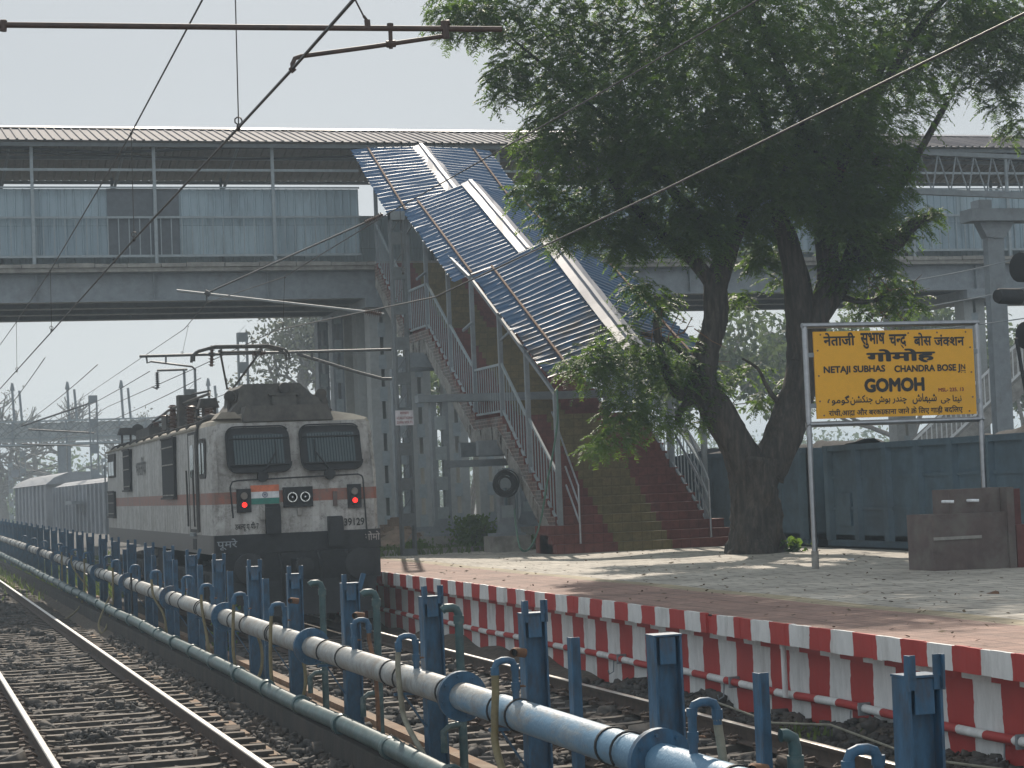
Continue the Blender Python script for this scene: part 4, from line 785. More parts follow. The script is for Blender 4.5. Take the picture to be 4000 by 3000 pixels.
mb.build('end_railing', 'far_wagon', t); MB().box((6.0, 117, 3.9), (6.4, 118.0, 4.3)).build('roof_lamp', 'far_wagon', t)
# open wagons on the track beyond the platform
def open_wagon(y0, y1, label, clabel, m='wagon'):
    t = thing('open_wagon', (18.1, (y0+y1)/2, 0), label, 'wagon', None); x = 18.12; zt, zb = 2.90, 1.02
    mb = MB(); mb.box((x, y0, zb), (x+.06, y1, zt)); mb.box((x+3.0, y0, zb), (x+3.06, y1, zt)); mb.box((x, y0, zb), (x+3, y0+.06, zt)); mb.box((x, y1-.06, zb), (x+3, y1, zt)); mb.box((x, y0, zb), (x+3, y1, zb+.1)); mb.build('body', m, t, smooth=False)
    n_ = 8
    for k in range(n_+1):
        y = y0+.15+(y1-y0-.3)*k/n_; MB().prism([(x, y-.14, zb), (x, y+.14, zb), (x-.10, y+.09, zb), (x-.10, y-.09, zb)], (0, 0, zt-zb-.02)).build('stanchion', m, t, smooth=False)
    mb = MB(); mb.box((x-.09, y0, zt-.10), (x+.10, y1, zt+.012)); mb.build('top_rail', m, t, smooth=False)
    mb = MB(); mb.box((x-.05, y0, zb-.12), (x+.2, y1, zb)); mb.box((x-.03, y0+.2, 1.62), (x, y1-.2, 1.68)); mb.box((x-.03, y0+.2, 2.24), (x, y1-.2, 2.30)); mb.build('side_rails', m, t, smooth=False)
    for k in range(n_):
        if k % 3 == 1: MB().box((x-.045, y0+.5+(y1-y0-.3)*k/n_, 1.3), (x, y0+.15+(y1-y0-.3)*(k+1)/n_-.35, 1.95)).build('side_door', m, t, smooth=False)
    mb = MB(); mb.box((x+.3, y0+.3, .75), (x+2.7, y1-.3, zb))
    for yy in (y0+1.6, y0+3.4, y1-3.4, y1-1.6): mb.lathe((x+.55, yy, .48), (1, 0, 0), [(0, .46), (.12, .46)], 20); mb.lathe((x+2.3, yy, .48), (1, 0, 0), [(0, .46), (.12, .46)], 20)
    mb.build('underframe', 'black', t)
    gx, gy = np.meshgrid(np.linspace(x+.1, x+2.95, 14), np.linspace(y0+.1, y1-.1, 50)); hz = 2.50+.36*np.sin((gx-x)*1.05)*(1+.5*np.sin(gy*.9+y0)+.3*np.sin(gy*2.7+gx)+RNG.normal(0, .12, gx.shape))
    V = np.stack([gx.ravel(), gy.ravel(), hz.ravel()], 1); i = np.arange(14*50).reshape(50, 14); Fq = np.stack([i[:-1, :-1], i[:-1, 1:], i[1:, 1:], i[1:, :-1]], -1).reshape(-1, 4)
    tag(numpy_mesh('coal_load', V, Fq, 'coal'), 'dark coal heaped in the '+clabel, 'coal')
open_wagon(28.2, 38.9, 'dented blue open wagon behind the station sign and the tap stand, loaded above its rim', 'wagon behind the station sign')
open_wagon(39.9, 50.6, 'shaded blue open wagon behind the tree trunk and stair foot, loaded above its rim', 'wagon behind the tree trunk')
open_wagon(51.6, 62.3, 'blue open wagon seen through the grey columns left of the stairs, loaded above its rim', 'wagon left of the stairs')
open_wagon(16.6, 27.2, 'blue open wagon at the right picture edge, loaded above its rim', 'wagon at the right picture edge')

# ================================================================== FOOTBRIDGE
BY0, BY1, BX0, BX1 = 59.7, 66.2, -14.0, 70.0
fb = thing('footbridge', (25, 63, 8), 'long grey steel footbridge with a ribbed sheet roof crossing above the tracks', 'footbridge')
for i, y in enumerate((59.95, 61.95, 63.95, 65.95)):
    mb = MB(); mb.box((BX0, y-.015, 8.07), (BX1, y+.015, 8.84)); mb.box((BX0, y-.20, 8.03), (BX1, y+.20, 8.068)); mb.box((BX0, y-.18, 8.842), (BX1, y+.18, 8.86))
    if i in (0, 3):
        for k in range(26): x = BX0+1.5+3.28*k; mb.box((x-.012, y-.15, 8.07), (x+.012, y+.15, 8.84))
    mb.build('girder', 'grey_steel', fb, smooth=False)
mb = MB(); mb.box((BX0, 59.62, 8.862), (BX1, 66.3, 8.98)); mb.build('deck', 'concrete', fb, smooth=False)
mb = MB(); x = BX0
while x < BX1: l_ = rr.uniform(.7, 1.1); mb.box((x, 59.55+rr.uniform(0, .03), 8.985), (x+l_-.02, 59.85, 9.10+rr.uniform(-.015, .015))); x += l_
mb.build('kerb_blocks', 'concrete', fb, smooth=False)
def corrug(A, along, across, n, amp, rib=.35, nseg=1, jit=0, seed=1):
    """ribbed sheet: ribs run along 'across', repeated n times along 'along'"""
    A = Vector(A); along = Vector(along); across = Vector(across); N_ = along.cross(across).normalized(); rnd = random.Random(seed)
    if N_.z < 0: N_ = -N_
    prof = []
    for k in range(n): prof += [(k, 0), (k+1-rib, 0), (k+1-rib*.75, 1), (k+1-rib*.25, 1)]
    prof.append((n, 0)); V = []
    for j in range(nseg+1):
        off = rnd.uniform(-jit, jit)
        for s, hgt in prof:
            V.append(A+along*(s/n)+across*(j/nseg)+N_*(hgt*amp)+across.normalized()*(rnd.uniform(-jit, jit) if j in (0, nseg) else 0)+N_*rnd.uniform(-jit, jit)*.3)
    m_ = len(prof); return V, [(j*m_+k, j*m_+k+1, (j+1)*m_+k+1, (j+1)*m_+k) for j in range(nseg) for k in range(m_-1)]
def panel_run(x0, x1, y, far=False):
    mb = MB(); n_ = int((x1-x0)/.235); mb.add(*corrug((x0, y, 9.36), (x1-x0, 0, 0), (0, .0001, 1.94), n_, .03, .3)); 
    mb.build('wall_sheet', 'panel', fb, smooth=False, recalc=False)
panel_run(BX0, 13.3, 60.12); panel_run(17.4, BX1, 60.12); panel_run(BX0, BX1, 66.0)
MB().box((5.95, 60.06, 9.36), (8.0, 60.085, 11.30)).build('dark_panel', 'panel_dark', fb, smooth=False)
def spans(): return ((BX0, 13.3), (17.4, BX1))
for a, b in spans():
    mb = MB()
    for z, hh in ((10.46, .06), (9.345, .07), (11.32, .045)): mb.box((a, 59.93, z-hh/2), (b, 59.99, z+hh/2))
    mb.build('rail_bar', 'lattice_paint', fb, smooth=False)
    mb = MB(); n_ = int((b-a)/.30)
    for k in range(n_): x = a+(b-a)*(k+.5)/n_; mb.box((x-.014, 59.945, 9.38), (x+.014, 59.975, 10.43))
    o = mb.build('balusters', 'lattice_paint', fb, smooth=False); o['kind'] = 'stuff'
    MB().box((a, 59.92, 11.79), (b, 59.99, 11.86)).build('upper_bar', 'lattice_paint', fb, smooth=False)
for k in range(25):
    x = 3.866-3.43*5+3.43*k
    if 13.3 < x < 17.4: continue
    mb = MB(); mb.box((x-.045, 59.85, 8.95), (x+.045, 59.925, 12.50)); mb.build('roof_post', 'lattice_paint', fb, smooth=False)
    xx = x-.6; MB().box((xx-.04, 65.85, 9.0), (xx+.04, 65.93, 12.5)).build('rear_post', 'panel_dark', fb, smooth=False)
    MB().tube([(xx, 65.9, 11.9), (xx+.15, 64.6, 12.7), (xx+.2, 62.9, 13.25)], .05, 6).build('roof_brace', 'grey_steel', fb)
rl = BX1-BX0
mb = MB(); mb.add(*corrug((BX0, 59.25, 12.56), (rl, 0, 0), (0, 3.65, .96), int(rl/.25), .035, .3, 1, .012)); mb.build('roof_front', 'roof_sheet', fb, smooth=False, recalc=False)
mb = MB(); mb.add(*corrug((BX0, 66.75, 12.52), (rl, 0, 0), (0, -3.85, 1.0), int(rl/.25), .035, .3, 1, .012)); mb.build('roof_back', 'roof_under', fb, smooth=False, recalc=False)
mb = MB(); mb.prism([(BX0, 62.6, 13.50), (BX0, 62.9, 13.60), (BX0, 63.2, 13.50), (BX0, 62.9, 13.55)], (rl, 0, 0)); mb.build('ridge_cap', 'ridge_cap', fb, smooth=False)
mb = MB(); mb.box((BX0, 59.55, 12.44), (BX1, 59.65, 12.545)); mb.box((BX0, 66.2, 12.36), (BX1, 66.3, 12.46)); mb.box((BX0, 61.2, 12.86), (BX1, 61.28, 12.96)); mb.box((BX0, 64.5, 12.86), (BX1, 64.58, 12.96)); mb.build('purlin', 'grey_steel', fb, smooth=False)
mb = MB(); mb.tube([(BX0+4*k, 60.6, 12.55+.12*math.sin(k*2.2)) for k in range(20)], .045, 6); mb.tube([(BX0+4*k, 60.9, 12.40+.10*math.sin(k*1.7+1)) for k in range(20)], .03, 6); mb.build('cable_run', 'black', fb)
# built-up columns under the bridge: two channels tied with batten plates
def battened(parent, x, y, z0, z1, wx, wy, name='column', m='grey_steel', gap=.16, pitch=.85, foot=True):
    o = MB(); hx = wx/2
    for s in (-1, 1): o.box((x+s*hx-(s > 0)*.5*(wx-gap), y-wy/2, z0), (x+s*hx+(s < 0)*.5*(wx-gap), y+wy/2, z1)); 
    c_ = o.build(name, m, parent, smooth=False); k = z0+.3
    while k < z1:
        MB().box((x-gap/2-.06, y-wy/2-.012, k), (x+gap/2+.06, y-wy/2-.002, min(z1, k+pitch*.45))).build('batten', 'lattice_paint', c_, smooth=False); k += pitch
    if foot:
        f_ = MB().box((x-hx-.18, y-wy/2-.2, z0-.06), (x+hx+.18, y+wy/2+.2, z0)); f_.prism([(x-hx-.12, y-wy/2-.02, z0), (x+hx+.12, y-wy/2-.02, z0), (x+hx, y-wy/2-.02, z0+.35), (x-hx, y-wy/2-.02, z0+.35)], (0, .015, 0)); f_.build('foot_plate', 'grey_steel', c_, smooth=False)
    return c_
for (xx, yy) in ((13.85, 60.4), (13.85, 62.2), (13.85, 64.0), (13.85, 65.8), (33.5, 60.5), (33.5, 65.6)): battened(fb, xx, yy, .9, 7.75, .74, .62, m='column_paint', gap=.11, pitch=.95)
for xx in (13.85, 33.5): MB().box((xx-.55, 59.6, 7.75), (xx+.55, 66.5, 8.03)).build('cross_head', 'grey_steel', fb, smooth=False)
for (xx, yy) in ((15.0, 60.6), (16.1, 60.6), (17.1, 60.6)): battened(fb, xx, yy, .9, 7.75, .70, .5, m='column_paint', gap=.12, pitch=.9)
for (xx, yy) in ((13.0, 62.6), (13.0, 64.9)):
    battened(fb, xx, yy, .9, 7.75, .34, .5, gap=.10, pitch=.9)

# ------------------------------------------------------------------ STAIRCASE
st = thing('staircase', (15.35, 42, PZ), 'brick staircase with yellow and red steps climbing from the platform to the footbridge', 'staircase')
SXL, SXR = 13.6, 17.1
prof = []; fl_ = [(42.1, PZ, 47.1, 4.0, 16), (49.2, 4.0, 53.8, 6.6, 14), (55.7, 6.6, 59.6, 9.0, 13)]
mbs = MB()
top = []
for (ya, za, yb, zb, n_) in fl_:
    for k in range(n_):
        y = ya+(yb-ya)*k/n_; z = za+(zb-za)*k/n_; z2 = za+(zb-za)*(k+1)/n_
        top += [(y, z), (y, z2)]
    top.append((yb, zb))
bot = [(59.6, 8.55), (59.3, 8.2), (55.9, 6.05), (53.9, 6.05), (53.6, 5.8), (49.4, 3.5), (47.2, 3.5), (46.8, 3.2), (43.2, PZ-.1), (42.1, PZ-.1)]
poly = [(SXL+.001, y, z) for y, z in top+bot]
mb = MB(); mb.add(poly+[(SXR, y, z) for _, y, z in poly], [tuple(range(len(poly))), tuple(range(2*len(poly)-1, len(poly)-1, -1))]); nP = len(poly)
mb.add(poly+[(SXR, y, z) for _, y, z in poly], [(i, (i+1) % nP, nP+(i+1) % nP, nP+i) for i in range(len(top)-1, nP)])
mb.build('flight_sides', 'brick', st, smooth=False)
mb = MB()
for i in range(len(top)-1):
    (ya, za), (yb, zb) = top[i], top[i+1]; ex = .28 if i < 6 else 0
    if abs(zb-za) > 1e-4: mb.quad((SXL-ex, ya, za), (SXR+ex, ya, za), (SXR+ex, ya, zb), (SXL-ex, ya, zb))
    else:
        mb.quad((SXL-ex, ya-.02, za+.002), (SXR+ex, ya-.02, za+.002), (SXR+ex, yb+.0, za+.002), (SXL-ex, yb+.0, za+.002)); mb.quad((SXL-ex, ya-.02, za-.03), (SXR+ex, ya-.02, za-.03), (SXR+ex, ya-.02, za+.002), (SXL-ex, ya-.02, za+.002))
for i in (0, 2, 4):
    ya, za = top[i]; zb = top[i+1][1]
    for s, xe in ((SXL-.28, SXL), (SXR, SXR+.28)): mb.box((s, ya+.001, PZ-.05), (xe, ya+.9, zb-.001))
mb.build('steps', 'steps', st, smooth=False, recalc=False)
def rough_beam(pts, w_, h_, name, seed):    # rough concrete soffit edge
    rnd = random.Random(seed); mb = MB(); P = []
    for (a, b) in zip(pts[:-1], pts[1:]):
        n_ = max(2, int((Vector(b)-Vector(a)).length/.3))
        P += [Vector(a).lerp(Vector(b), k/n_) for k in range(n_)]
    P.append(Vector(pts[-1]))
    for i in range(len(P)-1):
        q = lambda p, dz: [(p.x-.03+rnd.uniform(-.02, .02), p.y, p.z+dz+rnd.uniform(-.03, .03)), (p.x+w_, p.y, p.z+dz)]
        a0, a1 = q(P[i], 0), q(P[i], h_); b0, b1 = q(P[i+1], 0), q(P[i+1], h_); mb.add(a0+a1+b0+b1, [(0, 2, 6, 4), (1, 5, 7, 3), (0, 4, 5, 1), (2, 3, 7, 6)])
    return mb.build(name, 'concrete', st, smooth=False)
rough_beam([(SXL, 42.9, PZ-.1), (SXL, 46.9, 3.22), (SXL, 47.3, 3.42), (SXL, 49.3, 3.42), (SXL, 53.7, 5.92), (SXL, 54.1, 6.0), (SXL, 55.8, 6.0), (SXL, 59.4, 8.3)], .5, .34, 'soffit_edge', 4)
for (y, z0, z1) in ((47.3, 2.9, 3.45), (48.9, 2.9, 3.45), (54.0, 5.4, 6.0), (55.5, 5.4, 6.0)): MB().box((SXL-.5, y-.12, z0+.2), (SXR, y+.12, z1)).build('landing_beam', 'grey_steel', st, smooth=False)
# posts, railings
def floor_z(y):
    for (ya, za, yb, zb, n_) in fl_:
        if y < ya: return za
        if y <= yb: return za+(zb-za)*(y-ya)/(yb-ya)
    return 9.0
stops = [42.85, 44.9, 46.95, 49.3, 51.5, 53.75, 55.75, 57.7, 59.4]
roof_k = [(42.9, 4.35), (49.0, 7.4), (56, 10.1), (61, 12.7)]
def eave(y):
    for (a, za), (b, zb) in zip(roof_k[:-1], roof_k[1:]):
        if y <= b: return za+(zb-za)*(y-a)/(b-a)
    return 12.5
for x in (SXL+.06, SXR-.06):
    for y in stops:
        MB().box((x-.05, y-.05, floor_z(y)-.15), (x+.05, y+.05, eave(y)+.05)).build('roof_post', 'grey_steel', st, smooth=False)
    for a, b in zip(stops[:-1], stops[1:]):
        za, zb = floor_z(a)+.12, floor_z(b)+.12
        if a == 46.95: za = zb = 4.12
        if a == 53.75: za = zb = 6.72
        if a == 44.9: zb = 4.12
        if b == 53.75: zb = 6.72
        o = MB(); o.beam((x, a+.05, za+1.1), (x, b-.05, zb+1.1), .05, .06); o.beam((x, a+.05, za), (x, b-.05, zb), .05, .05); o = o.build('railing', 'lattice_paint', st, smooth=False)
        n_ = int((b-a)/.19); mb = MB()
        for k in range(1, n_): y = a+(b-a)*k/n_; z = za+(zb-za)*k/n_; mb.box((x-.011, y-.011, z), (x+.011, y+.011, z+1.08))
        mb.build('bars', 'lattice_paint', o, smooth=False)
    # braces between post and roof
    for y in (46.95, 51.5, 55.75): MB().beam((x, y, eave(y)-.6), (x, y-.9, eave(y-.9)), .04, .05).build('brace', 'grey_steel', st, smooth=False)
for a, b in zip(stops[:-1], stops[1:]): MB().beam((SXL+.06, a, eave(a)-.03), (SXL+.06, b, eave(b)-.03), .06, .08).build('eave_beam', 'grey_steel', st, smooth=False)
for y in (49.3, 53.75): MB().beam((SXL+.06, y, eave(y)-1.1), (SXL-.35, y-.6, eave(y)-1.35), .05, .06).build('arm', 'grey_steel', st, smooth=False)
for x in (SXL+.3, SXR-.22):     # bright steel handrails at the stair foot
    mb = MB(); s = .03 if x < 15 else -.03
    mb.tube([(x, 42.25, PZ+.05), (x, 42.25, PZ+1.45)], .025, 8)
    for h_ in (1.42, 1.02, .62): mb.tube([(x, 42.25, PZ+h_), (x, 43.9 if h_ > 1.2 else 43.1, PZ+h_+(.85*1.95 if h_ > 1.2 else .85*.98))], .022, 8)
    mb.build('handrail', 'steel', st)
MB().tube([(SXR-.10, 42.9, PZ+1.3), (SXR-.10, 46.9, 5.2)], .03, 8).build('handrail', 'steel', st)
MB().box((SXR+.02, 47.0, 4.1), (SXR+.05, 49.3, 5.6)).build('side_sheet', 'panel', st, smooth=False)
# three overlapping blue roof sections with silvery ridge caps
XE, XRG, XE2 = 13.35, 15.35, 17.35
def stair_roof(a, b, ra, rb, seed, XE=13.35, XRG=15.35, XE2=17.35):
    A, B = at(*a, X=XE), at(*b, X=XE); RA, RB = at(*ra, X=XRG), at(*rb, X=XRG)
    k = (RB.z-RA.z)/(RB.y-RA.y); RA2 = Vector((XRG, A.y, max(RA.z+k*(A.y-RA.y), A.z+.30))); RB2 = Vector((XRG, B.y, min(12.40, max(B.z+.35, RB.z+k*(B.y-RB.y)))))
    L_ = (B-A).length; n_ = int(L_/.245)
    for P0, P1 in ((A, B), (Vector((XE2, A.y, A.z)), Vector((XE2, B.y, B.z)))):
        V = []; rnd = random.Random(seed); m_ = 0
        prof = []
        for q in range(n_): prof += [(q, 0), (q+.40, .12), (q+.74, 0), (q+.82, 1), (q+.92, 1)]
        prof.append((n_, 0)); nseg = 5
        for j in range(nseg+1):
            t_ = j/nseg
            for s, hg in prof:
                p = P0.lerp(P1, s/n_).lerp(RA2.lerp(RB2, s/n_), t_); jag = rnd.uniform(-.035, .035) if j == 0 else 0
                V.append(p+Vector((jag, 0, hg*.042+.012*math.sin(t_*7+s*.9)+rnd.uniform(-.003, .003))))
        m_ = len(prof); MB().add(V, [(j*m_+q, j*m_+q+1, (j+1)*m_+q+1, (j+1)*m_+q) for j in range(nseg) for q in range(m_-1)]).build('roof_sheet', 'blue_sheet', st, smooth=False, recalc=False)
        u_ = (RA2-P0)*.24; mb = MB(); mb.beam(P0+u_+Vector((0, 0, .065)), P1+(RB2-P1)*.24+Vector((0, 0, .065)), .05, .03); mb.build('batten_strip', 'rust', st, smooth=False)
    mb = MB(); rnd = random.Random(seed+9); n2 = 8; V = []
    for q in range(n2+1):
        p = RA2.lerp(RB2, q/n2)+Vector((0, 0, .05+rnd.uniform(-.008, .008)))
        V += [p+Vector((-.27, 0, -.06+rnd.uniform(-.02, .02))), p+Vector((-.07, 0, .02)), p+Vector((-.05, 0, .065)), p+Vector((.05, 0, .065)), p+Vector((.07, 0, .02)), p+Vector((.27, 0, -.06+rnd.uniform(-.02, .02)))]
    mb.add(V, [(q*6+k, q*6+k+1, (q+1)*6+k+1, (q+1)*6+k) for q in range(n2) for k in range(5)]); mb.build('ridge_cap', 'ridge_cap', st, smooth=False, recalc=False)
    return A, B, RA2, RB2
R1_ = stair_roof((2143, 1476), (1846, 1083), (2439, 1307), (2200, 1000), 1)
R2_ = stair_roof((1770, 1102), (1565, 815), (2087, 1009), (1872, 756), 2)
R3_ = stair_roof((1515, 842), (1371, 588), (1798, 771), (1655, 572), 3, 12.90, 15.0, 17.1)
# columns carrying the landings
lc = [(12.42, 48.2, 4.45, .42), (13.25, 45.6, 2.75, .36), (16.4, 48.2, 3.4, .42), (16.4, 54.4, 5.9, .42), (12.95, 54.4, 5.6, .40)]
for x, y, z1, w_ in lc:
    MB().box((x-w_/2-.25, y-.45, .35), (x+w_/2+.25, y+.45, 1.24)).build('plinth', 'concrete', st, smooth=False)
    battened(st, x, y, 1.30, z1, w_, .26, 'support_column', gap=.15, pitch=.72)
MB().box((12.5, 48.05, 2.85), (14.2, 48.3, 3.02)).build('cross_beam', 'grey_steel', st, smooth=False)
MB().box((11.9, 48.0, 4.42), (SXR, 48.4, 4.6)).build('cross_beam', 'grey_steel', st, smooth=False)

# ================================================================== OVERHEAD LINE
def lattice_mast(t, x, y, z0, z1, w_, d_, pitch=.72, name='mast_column'):
    o = MB()
    for s in (-1, 1): o.box((x+s*w_/2-.05*(s > 0), y-d_/2, z0), (x+s*w_/2+.05*(s < 0), y+d_/2, z1))
    o = o.build(name, 'grey_steel', t, smooth=False); k = z0+.25
    while k < z1-.1:
        MB().box((x-w_/2+.01, y-d_/2-.012, k), (x+w_/2-.01, y-d_/2-.002, min(k+pitch*.36, z1))).build('batten_plate', 'grey_steel', o, smooth=False); 
        MB().beam((x-w_/2+.05, y+d_/2-.01, k+.3), (x+w_/2-.05, y+d_/2-.01, k+.62), .03, .01).build('lacing', 'grey_steel', o, smooth=False); k += pitch
    return o
def insul(mb, p, q, r=.07, n=7):
    p = Vector(p); q = Vector(q); L_ = (q-p).length; prof = [(0, r*.4)]
    for k in range(n): prof += [(L_*(k+.2)/n, r*.4), (L_*(k+.4)/n, r), (L_*(k+.7)/n, r*.45)]
    return mb.lathe(p, q-p, prof+[(L_, r*.4)], 10)
MY = 46.2
ms = thing('overhead_mast', (11.05, MY, PZ), 'grey battened steel mast beside the platform end with a warning plate', 'mast')
lattice_mast(ms, 11.09, MY, .5, 8.70, .34, .26, .80)
for o_ in ms.children_recursive: o_.data.materials[0] = mat('mast_grey', (.115, .13, .14), .6, var=.2)
MB().box((10.92, MY-.15, 8.52), (11.26, MY+.15, 8.72)).build('mast_cap', 'grey_steel', ms, smooth=False)
wp = MB().box((10.86, MY-.165, 3.83), (11.28, MY-.15, 4.17)).build('warning_plate', 'sign_white', ms, smooth=False)
mb = MB(); mb.text(deva(['सावधान'], .01), (10.97, MY-.168, 4.075), (1, 0, 0), (0, 0, 1), w=.20, h=.06); mb.build('red_lettering', 'red_ink', wp, smooth=False)
mb = MB(); mb.text(text_mesh('•CAUTION•', .012), (10.885, MY-.168, 3.97), (1, 0, 0), (0, 0, 1), w=.37, h=.055); mb.text(text_mesh('25000 VOLTS', .012), (10.89, MY-.168, 3.87), (1, 0, 0), (0, 0, 1), w=.36, h=.055); mb.build('lettering', 'red_ink', wp, smooth=False)
def P46(u, v): return at(u, v, Y=MY)
mb = MB(); a, b = P46(545, 1392), P46(1528, 1365); mb.tube([a, b], .032, 8); mb.build('registration_tube', 'dark_steel', ms)
mb = MB(); mb.tube([P46(1160, 1382), P46(1400, 1455), P46(1495, 1480), P46(1530, 1480)], .036, 8); mb.tube([P46(1218, 1370), P46(1218, 1400)], .03, 6); mb.build('bracket_tube', 'dark_steel', ms)
mb = MB(); q = P46(572, 1400); mb.tube([P46(572, 1393), P46(575, 1418), P46(590, 1412), P46(750, 1432), P46(765, 1445)], .022, 6); mb.tube([P46(648, 1385), P46(648, 1415)], .02, 6); mb.build('steady_arm', 'dark_steel', ms)
mb = MB(); insul(mb, P46(985, 1383), P46(1038, 1378), .09, 8); mb.build('registration_insulator', 'porcelain', ms)
mb = MB(); insul(mb, P46(828, 1350), P46(826, 1432), .08, 7); mb.build('hanging_insulator', 'porcelain', ms)
mb = MB(); mb.tube([P46(690, 1135), P46(1430, 1218), P46(1500, 1228)], .03, 8); mb.build('cantilever_tube', 'grey_steel', ms)
mb = MB(); insul(mb, P46(1425, 1217), P46(1490, 1228), .085, 8); mb.build('cantilever_insulator', 'porcelain', ms)
mb = MB(); mb.tube([P46(815, 1142), P46(1430, 868)], .022, 8); mb.build('stay_rod', 'dark_steel', ms)
mb = MB(); insul(mb, P46(1425, 870), P46(1495, 838), .075, 9); mb.build('stay_insulator', 'porcelain', ms)
mb = MB(); mb.tube([P46(808, 1142), P46(806, 1180)], .02, 6); mb.tube([P46(800, 1140), P46(820, 1150)], .06, 8); mb.build('support_clamp', 'dark_steel', ms)
def wire(name, pts, r, label, sub=8, sag=0, cat='wire'):
    P = []
    for a, b in zip(pts[:-1], pts[1:]):
        a = Vector(a); b = Vector(b)
        for k in range(sub): q = k/sub; p = a.lerp(b, q); p.z -= sag*4*q*(1-q); P.append(p)
    P.append(Vector(pts[-1])); o = thing(name, P[0], label, cat); MB().tube(P, r, 6).build('strand', 'wire', o); return o
CX = 2.5     # line over the near track
c1 = wire('contact_wire', [at(1560, -200, X=CX), at(1380, 0, X=CX), at(1140, 272, X=CX), at(930, 500, X=CX), at(520, 938, X=CX), at(205, 1292, X=CX), (CX-.1, 62, 5.18), (CX, 130, 5.3), (CX, 240, 5.3)], .0105, 'thick contact wire slanting from the top centre down to the left edge')
m1 = wire('messenger_wire', [at(880, -150, X=CX), at(790, 0, X=CX), at(510, 525, X=CX), at(195, 1060, X=CX), at(63, 1260, X=CX), (CX, 62, 6.4), (CX, 130, 6.9), (CX, 240, 6.9)], .008, 'thin messenger wire slanting down at the far left above the contact wire')
def dropper(parent, a, b, r=.005):
    mb = MB(); a = Vector(a); b = Vector(b); mb.tube([a, b], r, 5); c = b+Vector((0, 0, .05)); mb.tube([c+Vector((.028*math.cos(k*.9), 0, .028*math.sin(k*.9))) for k in range(8)], .006, 5); mb.tube([b+Vector((0, -.02, .012)), b+Vector((0, .02, -.012))], .018, 6); mb.tube([a+Vector((0, -.02, .0)), a+Vector((0, .02, 0))], .016, 6)
    mb.build('dropper', 'wire', parent)
dropper(m1, at(918, -60, X=CX), at(932, 498, X=CX)); dropper(m1, at(512, 522, X=CX), at(524, 934, X=CX)); dropper(m1, at(197, 1057, X=CX), at(201, 1292, X=CX)); dropper(m1, at(64, 1258, X=CX), at(66, 1450, X=CX))
KX = 6.95   # line over the platform track
c2 = wire('contact_wire', [at(4400, -125, X=KX), at(4000, 54, X=KX), at(2600, 738, X=KX), at(1700, 1000+160, X=KX), at(1080, 1290, X=KX), at(770, 1435, X=KX), (KX-.2, 70, 5.5), (8.1, 130, 5.6), (8.4, 240, 5.6)], .0105, 'contact wire rising to the upper right corner, passing above the sign')
m2 = wire('messenger_wire', [at(3330, -215, X=KX), at(2960, 0, X=KX), at(2330, 372, X=KX), at(1520, 832, X=KX), at(1110, 1082, X=KX), at(807, 1183, X=KX), at(720, 1285, X=KX), (KX-.1, 90, 6.3), (8.1, 130, 6.9), (8.4, 240, 6.9)], .009, 'thin messenger wire rising through the tree crown to the top edge')
dropper(m2, at(1112, 1084, X=KX), at(1105, 1275, X=KX)); dropper(m2, at(735, 1275, X=KX), at(712, 1385, X=KX)); dropper(m2, at(1562, 808, X=KX), at(1575, 1065, X=KX))
# registration gear close to the camera, carried from a mast left of the picture
GY = 13.1
G_ = lambda u, v: at(u, v, Y=GY)
tg = thing('registration_arm', G_(1000, 106), 'brown steel tube with a hooked steady arm hanging under it, near the top edge', 'overhead arm')
mb = MB(); mb.tube([Vector((-1.6, GY, G_(0, 97).z)), G_(0, 97), G_(1000, 107), G_(1960, 114)], .019, 10); mb.build('main_tube', 'brown_tube', tg)
mb = MB(); mb.tube([G_(1145, 275), G_(1142, 250), G_(1152, 228), G_(1175, 220), G_(1450, 183), G_(1740, 140)], .015, 10); mb.tube([G_(1150, 280), G_(1135, 262)], .02, 8); mb.build('steady_arm', 'brown_tube', tg)
mb = MB(); mb.tube([G_(1524, 92), G_(1527, 190)], .014, 8); mb.tube([G_(1510, 173), G_(1544, 170)], .024, 8); mb.tube([G_(1524, 92), G_(1524, 112)], .022, 8); mb.build('drop_bracket', 'brown_tube', tg)
mb = MB(); mb.tube([G_(1735, 82), G_(1742, 150)], .026, 8); mb.tube([G_(1725, 92), G_(1755, 88)], .02, 8); mb.build('end_clamp', 'brown_tube', tg)
mb = MB(); mb.tube([G_(1434, 78), G_(1438, 118)], .020, 8); mb.tube([G_(1420, 62), G_(1434, 80)], .01, 6); mb.tube([G_(1388, 0), G_(1424, 70)], .006, 6); mb.build('hanger', 'brown_tube', tg)
mb = MB(); mb.tube([G_(14, 80), G_(12, 122)], .022, 8); mb.tube([G_(2, 85), G_(24, 84)], .014, 6); mb.build('hanger_clamp', 'brown_tube', tg)
MB().tube([(-1.6, GY+.03, 0), (-1.6, GY+.03, 7.5)], .14, 8).build('mast', 'grey_steel', tg)
